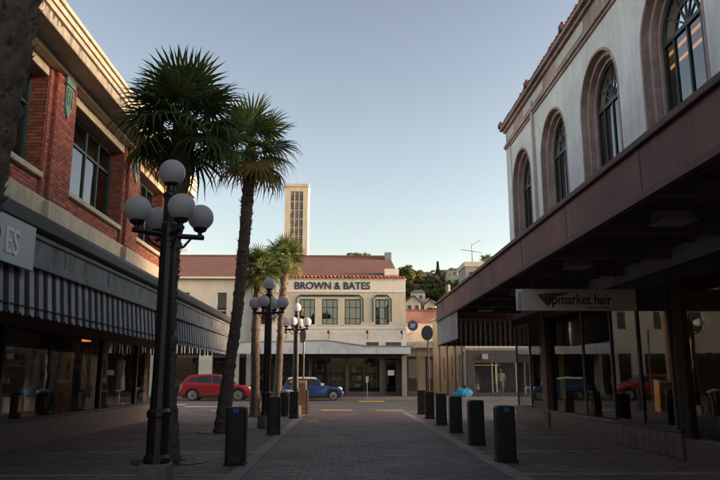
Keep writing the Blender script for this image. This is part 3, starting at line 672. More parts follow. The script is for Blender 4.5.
# salon contents
for k, (y, x) in enumerate(((15.2, 6.6), (16.7, 6.7), (18.2, 6.6))):
    t = root('salon_chair', (x, y, .1), ['salon chair beside the tiled pier partition', 'salon chair in the middle of the hair shop window', 'salon chair beside the brown corner post'][k], 'chair')
    MB().lathe([(.26, 0), (.26, .03), (.05, .06), (.04, .42)], (x, y, .1), 14).build('pedestal', 'chrome', t, smooth=False)
    MB().box(x-.26, x+.26, y-.26, y+.26, .52, .64).build('seat', 'light_red' if k == 0 else 'trim_black', t, bevel=.03)
    MB().box(x+.22, x+.30, y-.25, y+.25, .64, 1.15).build('backrest', 'light_red' if k == 0 else 'trim_black', t, bevel=.03)
for y in (20.1, 21.2, 22.2):
    c = {20.1: ('cloth_yellow', 'yellow'), 21.2: ('cloth_pink', 'pink'), 22.2: ('cloth_white', 'white')}[y]
    t = root('hanging_banner', (6.3, y, 3.2), c[1]+' fabric banner hanging inside the corner shop window', 'banner')
    b = MB(); vs = []
    for j in range(9): vs += [(6.3+.02*math.sin(j*1.6), y-.2+.05*j, 2.85), (6.3+.03*math.sin(j*1.6+.5), y-.2+.05*j, .75)]
    b.add(vs, [(2*j, 2*j+1, 2*j+3, 2*j+2) for j in range(8)]).build('cloth', c[0], t, smooth=True)
    MB().tube([(6.3, y-.23, 2.86), (6.3, y+.23, 2.86)], .012, 6).tube([(6.3, y, 2.86), (6.3, y, 3.2)], .006, 5).build('rod', 'chrome', t)

# ------------------------------------------------------------------ white shop with tiled parapet across the road
BY = 48.0; BX0, BX1 = -6.3, 4.35; FT = .10
bb = root('white_shop_building', (-1, BY+3, FT), 'cream two-storey shop with terracotta tiled parapet and dark lettering', 'building')
wins = [(-6.0, -4.9), (-3.06, -1.97), (-1.49, -.38), (.10, 1.21), (2.22, 3.17)]
wz0, wz1 = 4.95, 6.72
b = MB(); x = BX0
for a, c in wins: b.box(x, a, BY, BY+.35, wz0, wz1); x = c
b.box(x, BX1, BY, BY+.35, wz0, wz1); b.box(BX0, BX1, BY, BY+.35, wz1, 7.2); b.box(BX0, BX1, BY, BY+.35, 4.85, wz0)
b.build('upper_wall', 'bb_wall', bb)
b = MB().box(BX0, BX1, BY-.01, BY+.35, 3.0, 4.65).box(BX0, BX1, BY-.02, BY+.35, 7.26, 8.1).box(BX0, BX1, BY-.05, BY+.36, 4.65, 4.849).box(BX0, BX1, BY-.06, BY+.36, 7.2, 7.259)
b.build('wall_band', 'bb_white', bb)
MB().box(BX1-.35, BX1, BY+.36, 56, FT, 8.1).box(BX0, BX0+.3, BY+.36, 56, FT, 8.1).box(BX0, BX1, 55.7, 56, FT, 8.1).build('side_wall', 'bb_wall', bb)
box('roof_slab', 'roof_brown', bb, BX0+.3, BX1-.35, BY+.36, 55.7, 7.8, 7.95)
box('floor_slab', 'room_dark', bb, BX0+.3, BX1-.35, BY+.36, 55.7, 4.2, 4.4)
box('parapet_cap', 'bb_white', bb, BX0-.04, BX1+.08, BY-.1, BY+.4, 8.101, 8.16)
vs = []; fs = []; n = 6
for j in range(n+1):
    a = math.pi*j/n; vs += [(.12*math.cos(a), -.24, .11*math.sin(a)), (.10*math.cos(a), .42, .10*math.sin(a)+.16), (.09*math.cos(a), -.24, .08*math.sin(a))]
for j in range(n): fs += [(3*j, 3*j+1, 3*j+4, 3*j+3), (3*j, 3*j+3, 3*j+5, 3*j+2)]
tm = MB().add(vs, fs).mesh('parapet_tile', 'terracotta', True)
x = BX0
while x < BX1+.12: link('parapet_tile', tm, bb, (x, BY+rnd.uniform(-.015, .015), 8.165+rnd.uniform(-.008, .012)), (0, 0, rnd.uniform(-.04, .04))); x += .27
box('tile_bed', 'terracotta', bb, BX0, BX1+.05, BY-.12, BY+.42, 8.161, 8.20)
for a, c in wins:
    f = MB().box(a, a+.06, BY+.1, BY+.18, wz0, wz1).box(c-.06, c, BY+.1, BY+.18, wz0, wz1).box(a+.06, c-.06, BY+.1, BY+.18, wz0, wz0+.06).box(a+.06, c-.06, BY+.1, BY+.18, wz1-.06, wz1).build('window', 'dark_frame', bb)
    xs = [a+.06, a+.06+(c-a-.12)*.28, a+.06+(c-a-.12)*.72, c-.06]; zs = [wz0+.06, wz0+.42, wz0+1.2, wz1-.06]
    for q in xs[1:3]: box('mullion', 'dark_frame', f, q-.025, q+.025, BY+.105, BY+.175, wz0+.06, wz1-.06)
    for q in zs[1:3]: box('glazing_bar', 'dark_frame', f, a+.06, c-.06, BY+.108, BY+.172, q-.02, q+.02)
    for i in range(3):
        for j in range(3):
            tl = rnd.uniform(-.004, .004)
            MB().add([(xs[i], BY+.14+tl, zs[j]), (xs[i+1], BY+.14-tl, zs[j]), (xs[i+1], BY+.14-tl, zs[j+1]), (xs[i], BY+.14+tl, zs[j+1])], [(0, 1, 2, 3)]).build('pane', 'glass_upper', f)
    box('window_sill', 'bb_white', bb, a-.06, c+.06, BY-.07, BY+.09, wz0-.08, wz0-.001)
    box('blind', 'panel_pale', bb, a+.1, a+.1+(c-a-.2)*rnd.choice((.5, .9, .0001)), BY+.6, BY+.62, wz0, wz1) if rnd.random() < .7 else None
box('room_back', 'room_dark', bb, BX0+.3, BX1-.35, 52, 52.1, 4.4, 7.8)
def trim(x0, x1):        # dark stepped trim over and beside the windows
    t = MB().box(x0+.28, x1-.28, BY-.07, BY-.001, 6.98, 7.03)
    for i in range(int((x1-x0-.6)/.16)): t.box(x0+.34+.16*i, x0+.42+.16*i, BY-.10, BY-.001, 6.90, 6.98)
    t.prism([(x0, 6.72), (x0+.05, 6.72), (x0+.30, 6.98), (x0+.28, 7.03)], 'y', BY-.06, BY-.001); t.prism([(x1, 6.72), (x1-.28, 7.03), (x1-.30, 6.98), (x1-.05, 6.72)], 'y', BY-.06, BY-.001)
    t.box(x0, x0+.055, BY-.055, BY-.001, 5.15, 6.72).box(x1-.055, x1, BY-.055, BY-.001, 5.15, 6.72)
    t.build('window_trim', 'dark_frame', bb)
trim(-3.28, 1.40); trim(2.04, 3.36); trim(-6.2, -4.72)
text('BROWN & BATES', .70, 'letter_dark', bb, (-3.43, BY-.03, 7.42), (R(90), 0, 0), bold=.016, sx=.975, extrude=.02)
for xl in (-3.9, -.98, 1.68, 4.05):
    MB().tube([(xl, BY, 3.95), (xl, BY-.15, 4.2), (xl, BY-.32, 4.38)], .02, 6).lathe([(.05, -.08), (.13, -.02), (.13, .1), (.06, .15)], (xl, BY-.36, 4.38), 10).build('wall_lamp', 'lamp_black', bb)
for a, c in ((1.6, 2.45), (2.95, 4.0)): box('vent', 'shop_dark', bb, a, c, BY-.03, BY+.1, 3.5, 3.75)
# awning over the footpath
AY = 45.9
MB().prism([(-6.9, 2.88), (4.45, 2.88), (4.45, 3.33), (1.55, 3.35), (-1.06, 3.72), (-6.9, 3.60)], 'y', AY, AY+.08).build('awning_fascia', 'awning_blue', bb)
MB().prism([(-6.95, 3.60), (-1.06, 3.725), (1.55, 3.355), (4.6, 3.335), (4.6, 3.41), (1.55, 3.43), (-1.06, 3.79), (-6.95, 3.67)], 'y', AY-.04, AY+.16).build('awning_edge', 'awning_edge', bb)
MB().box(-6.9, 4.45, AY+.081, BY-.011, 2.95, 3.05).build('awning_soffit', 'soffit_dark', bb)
MB().box(4.38, 4.45, AY+.08, BY-.011, 2.88, 3.33).build('awning_end', 'awning_blue', bb)
for k in range(5): box('awning_joint', 'awning_edge', bb, -5.4+1.9*k, -5.37+1.9*k, AY-.006, AY, 2.90, 3.30)
# shop front
for x0, x1 in ((4.03, 4.35), (-6.3, -5.95)): box('end_pier', 'grey_wall', bb, x0, x1, BY-.06, BY+.30, FT, 2.999)
for x0, x1 in ((-2.35, -2.15), (.18, .40), (2.50, 2.72)): box('shop_pier', 'shop_dark', bb, x0, x1, BY+.02, BY+.26, FT, 2.999)
box('stall_riser', 'shop_dark', bb, -5.95, 2.5, BY+.05, BY+.25, FT, .42)
box('shop_head', 'shop_dark', bb, -5.95, 4.03, BY+.05, BY+.25, 2.66, 2.999)
MB().box(BX0+.3, BX1-.35, BY+.26, 55.7, 0, .12).build('shop_floor', 'room_dark', bb)
box('shop_ceiling', 'room_dark', bb, BX0+.3, BX1-.35, BY+.36, 55.7, 3.1, 3.2)
box('shop_back', 'room_dark', bb, BX0+.3, BX1-.35, 52.4, 52.5, .12, 3.1)
for a, c in ((-5.95, -4.75), (-4.75, -3.55), (-3.55, -2.35), (-2.15, -1.0), (-1.0, .18), (.40, 1.45), (1.45, 2.50)):
    MB().add([(a, BY+.15, .42), (c, BY+.15, .42), (c, BY+.15, 2.66), (a, BY+.15, 2.66)], [(0, 1, 2, 3)]).build('shop_pane', 'glass_shop', bb)
    box('shop_mullion', 'trim_black', bb, c-.03, c+.03, BY+.1, BY+.2, .42, 2.659)
dr = MB().box(2.9, 3.0, BY+.3, BY+.36, .12, 2.55).box(3.6, 3.7, BY+.3, BY+.36, .12, 2.55).box(3.0, 3.6, BY+.3, BY+.36, .12, .4).box(3.0, 3.6, BY+.3, BY+.36, 2.4, 2.55).build('door', 'trim_black', bb)
MB().add([(3.0, BY+.33, .4), (3.6, BY+.33, .4), (3.6, BY+.33, 2.4), (3.0, BY+.33, 2.4)], [(0, 1, 2, 3)]).build('pane', 'glass_dark', dr)
box('notice', 'plate', dr, 3.08, 3.52, BY+.29, BY+.30, 1.5, 1.85); MB().tube([(3.06, BY+.26, 1.0), (3.06, BY+.26, 1.4)], .015, 6).build('handle', 'chrome', dr)
MB().box(2.72, 2.9, BY+.28, BY+.4, FT, 2.66).box(3.7, 4.03, BY+.28, BY+.4, FT, 2.66).build('door_jamb', 'shop_dark', bb)
# goods on the shelves inside
def shelf(x0, x1, y, z0, label, cols, group='shelf units inside the cream shop'):
    t = root('shelf_unit', ((x0+x1)/2, y, z0), label, 'shelf', group)
    for s in (x0, x1-.03): MB().box(s, s+.03, y-.18, y+.18, z0, z0+2.1).build('side_panel', 'timber_brown', t)
    for k in range(5):
        MB().box(x0+.03, x1-.03, y-.18, y+.18, z0+.05+.5*k, z0+.08+.5*k).build('shelf', 'timber_brown', t)
    return t
boxm = {}
k = 0
for x0, x1 in ((-5.8, -4.9), (-4.6, -3.7), (-1.9, -1.2), (-.85, 0), (.55, 1.35), (1.55, 2.35)):
    shelf(x0, x1, BY+.75, .12, 'timber shelf unit with boxes behind the cream shop window', None)
    for lev in range(4):
        xx = x0+.08
        while xx < x1-.25:
            wd = rnd.uniform(.16, .34); hh = rnd.uniform(.18, .38); m = rnd.choice(['cardboard', 'cardboard', 'cloth_white', 'wood_orange', 'light_red', 'cloth_grey', 'cloth_teal'])
            xe = min(xx+wd, x1-.05)
            o = MB().box(xx, xe, BY+.60, BY+.88, .203+.5*lev, .203+.5*lev+hh).prism([(xx, .203+.5*lev+hh), (xe, .203+.5*lev+hh), (xe-.01, .203+.5*lev+hh+.02), (xx+.01, .203+.5*lev+hh+.02)], 'y', BY+.60, BY+.88).build('shelf_box', m, None, base=((xx+xe)/2, BY+.74, .203+.5*lev))
            tag(o, {'cardboard': 'tan', 'cloth_white': 'white', 'wood_orange': 'orange-brown', 'light_red': 'red', 'cloth_grey': 'grey', 'cloth_teal': 'teal'}[m]+' box on a timber shelf behind the cream shop window', 'box', 'boxes on the cream shop shelves')
            xx = xe+.05
# round sign and flag sign on the side of the shop
t = root('projecting_sign', (4.35, 47.6, 4.5), 'round dark blue sign with pale marks projecting from the corner of the cream shop', 'sign')
MB().lathe([(.36, -.03), (.38, -.02), (.38, .02), (.36, .03)], (0, 0, 0), 24)
d = MB(); n = 28
vs = [(4.78+.36*math.cos(2*math.pi*j/n), yy, 4.86+.36*math.sin(2*math.pi*j/n)) for yy in (47.57, 47.63) for j in range(n)]
d.add(vs, [tuple(range(n)), tuple(range(2*n-1, n-1, -1))] + [(j, j+n, (j+1) % n+n, (j+1) % n) for j in range(n)]).build('disc', 'cloth_navy', t)
for q, z_ in enumerate((4.93, 4.84, 4.75)): MB().box(4.60+.04*(q % 2), 4.96-.03*q, 47.562, 47.569, z_, z_+.045).build('mark', 'sign_white', t)
MB().tube([(4.33, 47.6, 4.86), (4.46, 47.6, 4.86)], .025, 6).build('bracket', 'lamp_black', t)
t = root('flag_sign', (4.35, 48.2, 3.6), 'small pale flag sign on the side wall below the round blue sign', 'sign')
MB().prism([(4.36, 3.75), (4.85, 3.95), (4.62, 4.2), (4.88, 4.5), (4.36, 4.35)], 'y', 48.18, 48.21).build('panel', 'panel_pale', t)
t = root('parking_sign', (1.55, KF+.35, .10), 'short post with small pale sign plate on the kerb before the cream shop', 'sign')
MB().tube([(1.55, KF+.35, .09), (1.55, KF+.35, 1.4)], .03, 8).build('post', 'pipe_grey', t); MB().box(1.46, 1.64, KF+.30, KF+.32, 1.05, 1.42).build('plate', 'bin_grey', t)

# ------------------------------------------------------------------ long building with the brown roof
wb = root('brown_roofed_building', (-16, 58, 0), 'long cream building with a plain brown roof behind the cream shop', 'building')
WY = 48.35
b = MB()
slits = [(-13.95, -13.3), (-11.45, -10.75), (-8.85, -8.15), (-16.5, -15.9), (-19, -18.4)]
x = -30
for a, c in sorted(slits): b.box(x, a, WY, WY+.4, 4.7, 7.2); x = c
b.box(x, BX0-.01, WY, WY+.4, 4.7, 7.2); b.box(-30, BX0-.01, WY, WY+.4, 7.2, 8.3); b.box(-30, BX0-.01, WY, WY+.4, 3.0, 4.7)
b.box(-30, -29.6, WY+.4, 68, 0, 8.3); b.box(-30, 3.9, 67.6, 68, 0, 8.3); b.box(3.5, 3.9, 56.3, 67.6, 0, 8.3); b.box(BX0-.01, 3.5, 56.2, 56.6, 0, 8.3)
b.build('wall', 'white_wall', wb)
for a, c in slits:
    f = MB().box(a, a+.05, WY+.15, WY+.2, 4.7, 7.2).box(c-.05, c, WY+.15, WY+.2, 4.7, 7.2).box(a+.05, c-.05, WY+.15, WY+.2, 5.9, 6.0).build('window', 'panel_pale', wb)
    MB().add([(a, WY+.18, 4.7), (c, WY+.18, 4.7), (c, WY+.18, 7.2), (a, WY+.18, 7.2)], [(0, 1, 2, 3)]).build('pane', 'glass_dark', f)
    box('blind', 'panel_pale', f, a+.05, c-.05, WY+.25, WY+.27, 5.9, 7.2)
RG = 11.45
MB().add([(-30.4, WY-.3, 8.28), (3.95, 48.5, 8.42), (3.95, 58, RG), (-30.4, 58, RG), (BX0-.02, WY-.3, 8.28), (BX0-.02, 48.5, 8.42), (3.95, 69, 8.2), (-30.4, 69, 8.2),], [(0, 4, 5, 1, 2, 3), (3, 2, 6, 7)]).build('roof', 'roof_brown', wb)
MB().tube([(-30.4, 58, RG+.02), (3.95, 58, RG+.02)], .13, 8).build('roof_ridge', 'roof_brown', wb)
box('eaves_gutter', 'white_wall', wb, -30.4, BX0-.05, WY-.42, WY-.29, 8.14, 8.27)
MB().prism([(48.6, 8.17), (67.6, 8.3), (58, RG-.02), (48.6, 8.42)], 'x', 3.86, 3.94).build('gable_end', 'white_wall', wb)
MB().box(3.45, 3.98, 56.6, 57.6, 10.3, 11.62).build('parapet_stack', 'awning_edge', wb)
MB().box(2.95, 3.97, 48.9, 49.8, 8.17, 9.02).build('roof_box', 'bb_white', wb)
# ground floor of that building behind the red car
MB().box(-30, BX0-.01, WY+.05, WY+.4, 2.7, 3.0).box(-30, -19, WY+.05, WY+.4, 0, 2.7).build('shop_head', 'shop_dark', wb)
for x in (-18.9, -16.0, -13.2, -9.9, -8.05, -6.65): box('shop_pier', 'white_wall', wb, x, x+(.9 if x in (-9.9, -8.05) else .3), WY-.02, WY+.38, FT, 2.999)
MB().box(-19, BX0-.3, 52, 52.1, 0, 4).box(-19, BX0-.01, WY+.4, 52, 3.05, 3.2).build('shop_room', 'room_dark', wb)
for a, c in ((-18.6, -16), (-15.7, -13.2), (-12.9, -9.9), (-9, -8.05), (-7.15, -6.65)):
    MB().add([(a, WY+.2, .3), (c, WY+.2, .3), (c, WY+.2, 2.7), (a, WY+.2, 2.7)], [(0, 1, 2, 3)]).build('shop_pane', 'glass_shop', wb)
    box('stall_riser', 'shop_dark', wb, a, c, WY+.1, WY+.3, FT, .299)
# pale lattice lantern on that roof
t = root('lattice_mast', (-14.0, 60, 10.8), 'pale lattice mast rising behind the brown roof', 'mast')
b = MB()
for sx in (-.35, .35):
    for sy in (-.35, .35): b.tube([(-14+sx, 60+sy, 10.6), (-14+sx, 60+sy, 13.4)], .035, 5)
b.build('uprights', 'white_wall', t)
for k in range(5):
    z = 11.3+.5*k
    for q in (-.35, .35): MB().box(-14.35, -13.65, 60+q-.02, 60+q+.02, z, z+.05).build('rail', 'white_wall', t)

# ------------------------------------------------------------------ lane buildings on the right
lw = root('maroon_band_building', (9, 72, 0), 'white building with a maroon parapet band closing the lane', 'building')
MB().box(2.6, 22, 68, 78, 0, 6.6).build('wall', 'white_wall', lw)
MB().box(2.5, 22.1, 67.9, 78.1, 6.6, 7.8).build('parapet_band', 'mauve_fascia', lw)
MB().box(2.4, 22.2, 67.8, 78.2, 7.8, 7.95).build('parapet_cap', 'mauve_lip', lw)
MB().box(4.6, 11.6, 65.8, 67.99, 4.15, 4.7).build('lane_awning', 'awning_blue', lw)
MB().tube([(10.7, 70, 7.9), (10.7, 70, 10.7)], .22, 8).build('vent_pipe', 'timber_brown', lw)
for x in (5.2, 7.0, 8.8, 10.6): MB().tube([(x, 66, .05), (x, 66, 4.15)], .06, 8).build('awning_post', 'awning_edge', lw)
for x0, x1 in ((6.2, 7.3), (8.0, 8.8), (9.3, 10.4)):
    f = MB().box(x0, x1, 67.93, 67.999, .06, 3.4).build('door', 'shop_dark', lw); MB().box(x0+.15, x1-.15, 67.9, 67.93, 1.3, 3.1).build('pane', 'awning_edge', f)
gw = root('grey_lane_building', (14, 55, 0), 'weathered grey building with drainpipes beside the lane and a dark shop front', 'building')
MB().box(8.5, 8.9, 48.4, 66, 0, 6.6).box(8.9, 30, 65.6, 66, 0, 6.6).box(8.5, 30, 48.0, 48.4, 3.2, 6.6).box(29.6, 30, 48.4, 65.6, 0, 6.6).build('wall', 'grey_wall', gw)
box('roof_slab', 'grey_wall', gw, 8.4, 30.1, 47.9, 66.1, 6.6, 6.8)
box('string_course', 'white_wall', gw, 8.42, 30, 47.93, 47.999, 3.35, 3.6)
for y in (49.5, 52.5, 56.5, 61): MB().tube([(8.42, y, .06), (8.42, y, 6.5)], .06, 8).build('drainpipe', 'pipe_grey', gw)
MB().tube([(8.4, 48.6, 3.1), (8.4, 49.3, 2.6), (8.4, 49.6, .1)], .05, 8).build('drainpipe', 'pipe_grey', gw)
for y in (50.6, 54.2, 58.5):
    f = MB().box(8.46, 8.52, y, y+1.0, 1.4, 3.0).build('window', 'dark_frame', gw); MB().box(8.452, 8.458, y+.08, y+.92, 1.48, 2.92).build('pane', 'pipe_grey', f)
    box('window_sill', 'concrete', gw, 8.38, 8.5, y-.05, y+1.05, 1.3, 1.4)
MB().box(8.55, 9.0, 47.9, 48.3, FT, 3.2).box(9.0, 16, 47.98, 48.3, 2.35, 3.2).box(9.0, 16, 48.0, 48.3, FT, .35).build('shop_surround', 'shop_dark', gw)
box('shop_cabinet', 'bin_grey', gw, 9.55, 9.95, 47.8, 47.979, 2.6, 2.95)
for x in (9.0, 10.25, 10.55, 11.9, 12.5, 13.8): box('shop_mullion', 'bin_grey', gw, x-.035, x+.035, 48.02, 48.12, .35, 2.35)
for a, c in ((9.0, 10.25), (10.55, 11.9), (12.5, 13.8)):
    MB().add([(a, 48.07, .35), (c, 48.07, .35), (c, 48.07, 2.35), (a, 48.07, 2.35)], [(0, 1, 2, 3)]).build('shop_pane', 'glass_dark' if a == 12.5 else 'glass_shop', gw)
MB().box(8.9, 16, 50.5, 50.6, 0, 3.2).box(8.9, 16, 48.4, 50.5, 0, .12).box(8.9, 16, 48.4, 50.5, 3.0, 3.1).build('shop_room', 'shop_dark', gw)
box('lit_strip', 'glow_yellow', gw, 9.3, 10.4, 49.2, 49.24, 2.2, 2.23); box('lit_strip', 'glow_yellow', gw, 10.5, 11.1, 49.2, 49.24, 2.2, 2.23); box('lit_strip', 'glow_yellow', gw, 10.60, 10.635, 48.6, 48.64, .9, 2.2)
mannequin((11.05, 49.0, .12), 'mannequin in a white shirt in the yellow-lit shop window', 'cloth_white', 'cloth_grey', 1.85)
mannequin((9.35, 49.0, .12), 'shorter mannequin in grey clothes at the edge of the yellow-lit shop window', 'cloth_grey', 'cloth_white', 1.5)
# blue bags against the grey wall
bags = root('rubbish_bag', (8.0, 46.6, .1), 'crumpled bright blue bag with an orange cloth lying by the grey wall', 'bag')
def crumple(c, r, sc, seed):
    q = random.Random(seed); b = MB().ball(c, r, 14, 9, sc); b.v = [(c[0]+(v[0]-c[0])*(1+q.uniform(-.14, .14)), c[1]+(v[1]-c[1])*(1+q.uniform(-.14, .14)), max(.1, c[2]+(v[2]-c[2])*(1+q.uniform(-.14, .14)))) for v in b.v]; return b
crumple((8.0, 46.6, .35), .5, (1.15, .7, .7), 1).build('bag', 'blue_bag', bags)
crumple((7.55, 46.6, .26), .32, (1.1, .8, .6), 2).build('bag', 'blue_bag', bags)
crumple((8.05, 46.62, .72), .22, (1.1, .8, .7), 3).build('dark_bundle', 'trim_black', bags)
crumple((7.75, 46.55, .62), .13, (1.3, .8, .7), 4).build('orange_cloth', 'orange_cloth', bags)

# unseen block added far to the right to shade the cross street
eb = root('street_shade_block', (95, 34, 0), 'plain unseen block added far to the right to shade the cross street', 'building')
MB().box(82, 110, 6, 62, 0, 10.2).build('wall', 'white_wall', eb); MB().box(81.7, 110, 5.7, 62.3, 10.2, 10.6).build('parapet', 'concrete', eb)
for k in range(3):
    for i in range(9): MB().box(81.95, 82, 9+6*i, 11.5+6*i, 1+3.1*k, 2.7+3.1*k).build('window', 'glass_dark', eb)

# ------------------------------------------------------------------ cathedral tower
tw = root('concrete_tower', (-12.7, 184, 0), 'tall plain concrete bell tower with three columns of dark louvres and a mast', 'tower')
x0, x1 = -15.8, -9.6; cols = [(-14.35, -13.35), (-13.15, -12.15), (-11.95, -10.95)]
b = MB().box(x0, x1, 180.5, 187, 0, 51.9)
b.box(x0, cols[0][0], 180, 180.5, 0, 51.9); b.box(cols[-1][1], x1, 180, 180.5, 0, 51.9); b.box(cols[0][0], cols[-1][1], 180, 180.5, 50.6, 51.9); b.box(cols[0][0], cols[-1][1], 180, 180.5, 0, 24)
for a, c in zip(cols, cols[1:]): b.box(a[1], c[0], 180.1, 180.5, 24, 50.6)
b.build('shaft', 'concrete', tw)
for a, c in cols:
    for k in range(11):
        z = 24.3+2.4*k; MB().box(a+.05, c-.05, 180.38, 180.49, z, z+1.7).build('louvre', 'tower_dark', tw)
        for q in range(3): MB().box(a, c, 180.25, 180.49, z+.3+.5*q, z+.42+.5*q).build('slat', 'concrete', tw) if k > 3 else None
MB().box(x0-.25, x1+.25, 179.75, 187.25, 51.9, 52.7).build('cap', 'concrete', tw); MB().tube([(-12.7, 183, 52.7), (-12.7, 183, 57)], [.12, .05], 6).build('mast', 'pipe_grey', tw)

# ------------------------------------------------------------------ hill, houses, trees
def hz(x, y):
    ys_ = [(100, -.5), (125, 1), (150, 11), (165, 15.5), (200, 26), (232, 32.5), (270, 35), (600, 30)]
    h = ys_[0][1]
    for (y0, h0), (y1, h1) in zip(ys_, ys_[1:]):
        if y >= y0: h = h0+(h1-h0)*min(1, (y-y0)/(y1-y0))
    bmp = 1.2*math.sin(x*.09+y*.05)+.7*math.sin(x*.21-1)
    side = max(0, min(1, (x-4)/16)); side = side*side*(3-2*side)
    return (h+bmp*min(1, max(0, h)/12))*(.25+.75*side)-.3
b = MB(); nx, ny = 46, 26; vs = []
for j in range(ny+1):
    for i in range(nx+1): x = -60+7*i; y = 95+9*j; vs.append((x, y, hz(x, y)))
b.add(vs, [(j*(nx+1)+i, j*(nx+1)+i+1, (j+1)*(nx+1)+i+1, (j+1)*(nx+1)+i) for j in range(ny) for i in range(nx)])
tag(b.build('hill', 'hill_ground', None, smooth=True), kind='structure')
def house(loc, wd, dp, h, roofh, wallm, roofm, label, rz=0, nw=2, gable='front'):
    t = root('hill_house', loc, label, 'house', 'houses on the hillside', rz)
    def pb(b, n, m, p=t): o = link(n, b.mesh(n, m), t, loc=tuple(loc)); o.parent = p; return o
    pb(MB().box(-wd/2, wd/2, -dp/2, dp/2, -4, h), 'wall', wallm)
    if gable == 'front':
        pb(MB().prism([(-wd/2, h), (wd/2, h), (0, h+roofh)], 'y', -dp/2, dp/2), 'gable', wallm)
        e = .35; r = MB()
        for s in (-1, 1): r.add([(s*(wd/2+e), -dp/2-e, h-.25), (s*(wd/2+e), dp/2+e, h-.25), (0, dp/2+e, h+roofh+.12), (0, -dp/2-e, h+roofh+.12), (s*(wd/2+e), -dp/2-e, h-.02), (s*(wd/2+e), dp/2+e, h-.02), (0, dp/2+e, h+roofh+.35), (0, -dp/2-e, h+roofh+.35)], [(0, 1, 2, 3), (4, 5, 6, 7), (0, 3, 7, 4), (0, 1, 5, 4), (1, 2, 6, 5), (2, 3, 7, 6)])
        rr = pb(r, 'roof', roofm)
    else:
        rr = pb(MB().add([(-wd/2-.4, -dp/2-.4, h), (wd/2+.4, -dp/2-.4, h), (wd/2+.4, dp/2+.4, h), (-wd/2-.4, dp/2+.4, h), (-wd/4, 0, h+roofh), (wd/4, 0, h+roofh)], [(0, 1, 5, 4), (1, 2, 5), (2, 3, 4, 5), (3, 0, 4), (0, 3, 2, 1)]), 'roof', roofm)
    if nw == 3: pb(MB().box(wd*.2, wd*.2+.4, .3, .7, h, h+roofh+.3), 'chimney', 'house_roof_red')
    for k in range(nw):
        xx = -wd/2+wd*(k+.5)/nw; ww = min(.7, wd/nw*.3)
        for z in ((h-1.9,) if h < 4.2 else (h-1.9, h-4.5)):
            f = pb(MB().box(xx-ww, xx+ww, -dp/2-.06, -dp/2+.01, z, z+1.3), 'window', 'house_white')
            o = link('pane', MB().box(xx-ww+.1, xx+ww-.1, -dp/2-.09, -dp/2-.055, z+.1, z+1.2).mesh('pane', 'glass_dark'), t, loc=tuple(loc)); o.parent = f
    return t
def ph(u, v, Y): return ((u-343)/693*Y, Y, 1.33+(378-v)/693*Y)
for (u, vtop, Y, wd, h, rh, wm, rm, lab, rz, nw, gb) in (
    (413.5, 298.5, 165, 3.5, 4.0, 1.4, 'house_cream', 'house_roof', 'small cream gabled house with dark roof just above the maroon band', -6, 2, 'front'),
    (424, 299.5, 172, 5.0, 4.0, 1.2, 'house_cream', 'house_roof', 'cream house with low dark hip roof joined behind the small gabled house', -4, 3, 'hip'),
    (431.5, 302.5, 166, 2.6, 4.0, 1.1, 'house_cream', 'house_roof', 'narrow cream gabled house right of the small gabled house', -14, 1, 'front'),
    (419, 290.5, 190, 3.6, 4.0, 1.2, 'house_white', 'house_roof', 'white house with grey roof half hidden among trees on the slope', -12, 2, 'hip'),
    (428.5, 272, 232, 3.4, 3.6, 1.2, 'house_white', 'house_roof', 'tiny white house among the ridge trees left of the pointed conifer', -12, 2, 'hip'),
    (447, 271.5, 228, 4.4, 3.6, 1.2, 'house_white', 'house_roof', 'white house on the ridge right of the pointed conifer', -20, 3, 'hip'),
    (456.5, 268.5, 224, 3.6, 5.4, .9, 'house_cream', 'house_roof', 'tall cream house on the ridge beside the concrete block', -28, 2, 'hip')):
    X_, Y_, zt = ph(u, vtop, Y)
    house((X_, Y_, zt-rh-h), wd, 6, h, rh, wm, rm, lab, R(rz), nw, gb)
# concrete block with antennas
cb = root('concrete_block', (25.4, 128, hz(25.4, 128)), 'square grey concrete roof block with antennas and a small palm on the hill', 'building')
MB().box(22.6, 29, 126, 134, 0, 21.6).build('wall', 'grey_wall', cb); MB().box(22.4, 29.2, 125.8, 134.2, 21.6, 22.5).build('parapet', 'concrete', cb)
for k in range(2):
    for i in range(2): MB().box(23.4+2.6*i, 25.0+2.6*i, 125.93, 126, 16.8+2.4*k, 18.2+2.4*k).build('window', 'glass_dark', cb)
MB().tube([(24.3, 128, 22.4), (24.3, 128, 26.2)], .09, 6).tube([(22.2, 128, 25.2), (26.2, 128, 24.6)], .05, 5).tube([(24.3, 128, 26.0), (26, 128, 27.1)], .05, 5).build('antenna', 'pipe_grey', cb)
for k in range(6): MB().tube([(22.4+.45*k, 127.5, 25.17-.07*k), (22.4+.45*k, 128.5, 25.17-.07*k)], .03, 4).build('antenna_rod', 'pipe_grey', cb)
MB().tube([(25.2, 127.6, 26.95-.3), (26.3, 128.4, 26.8)], .03, 4).build('antenna_rod', 'pipe_grey', cb)

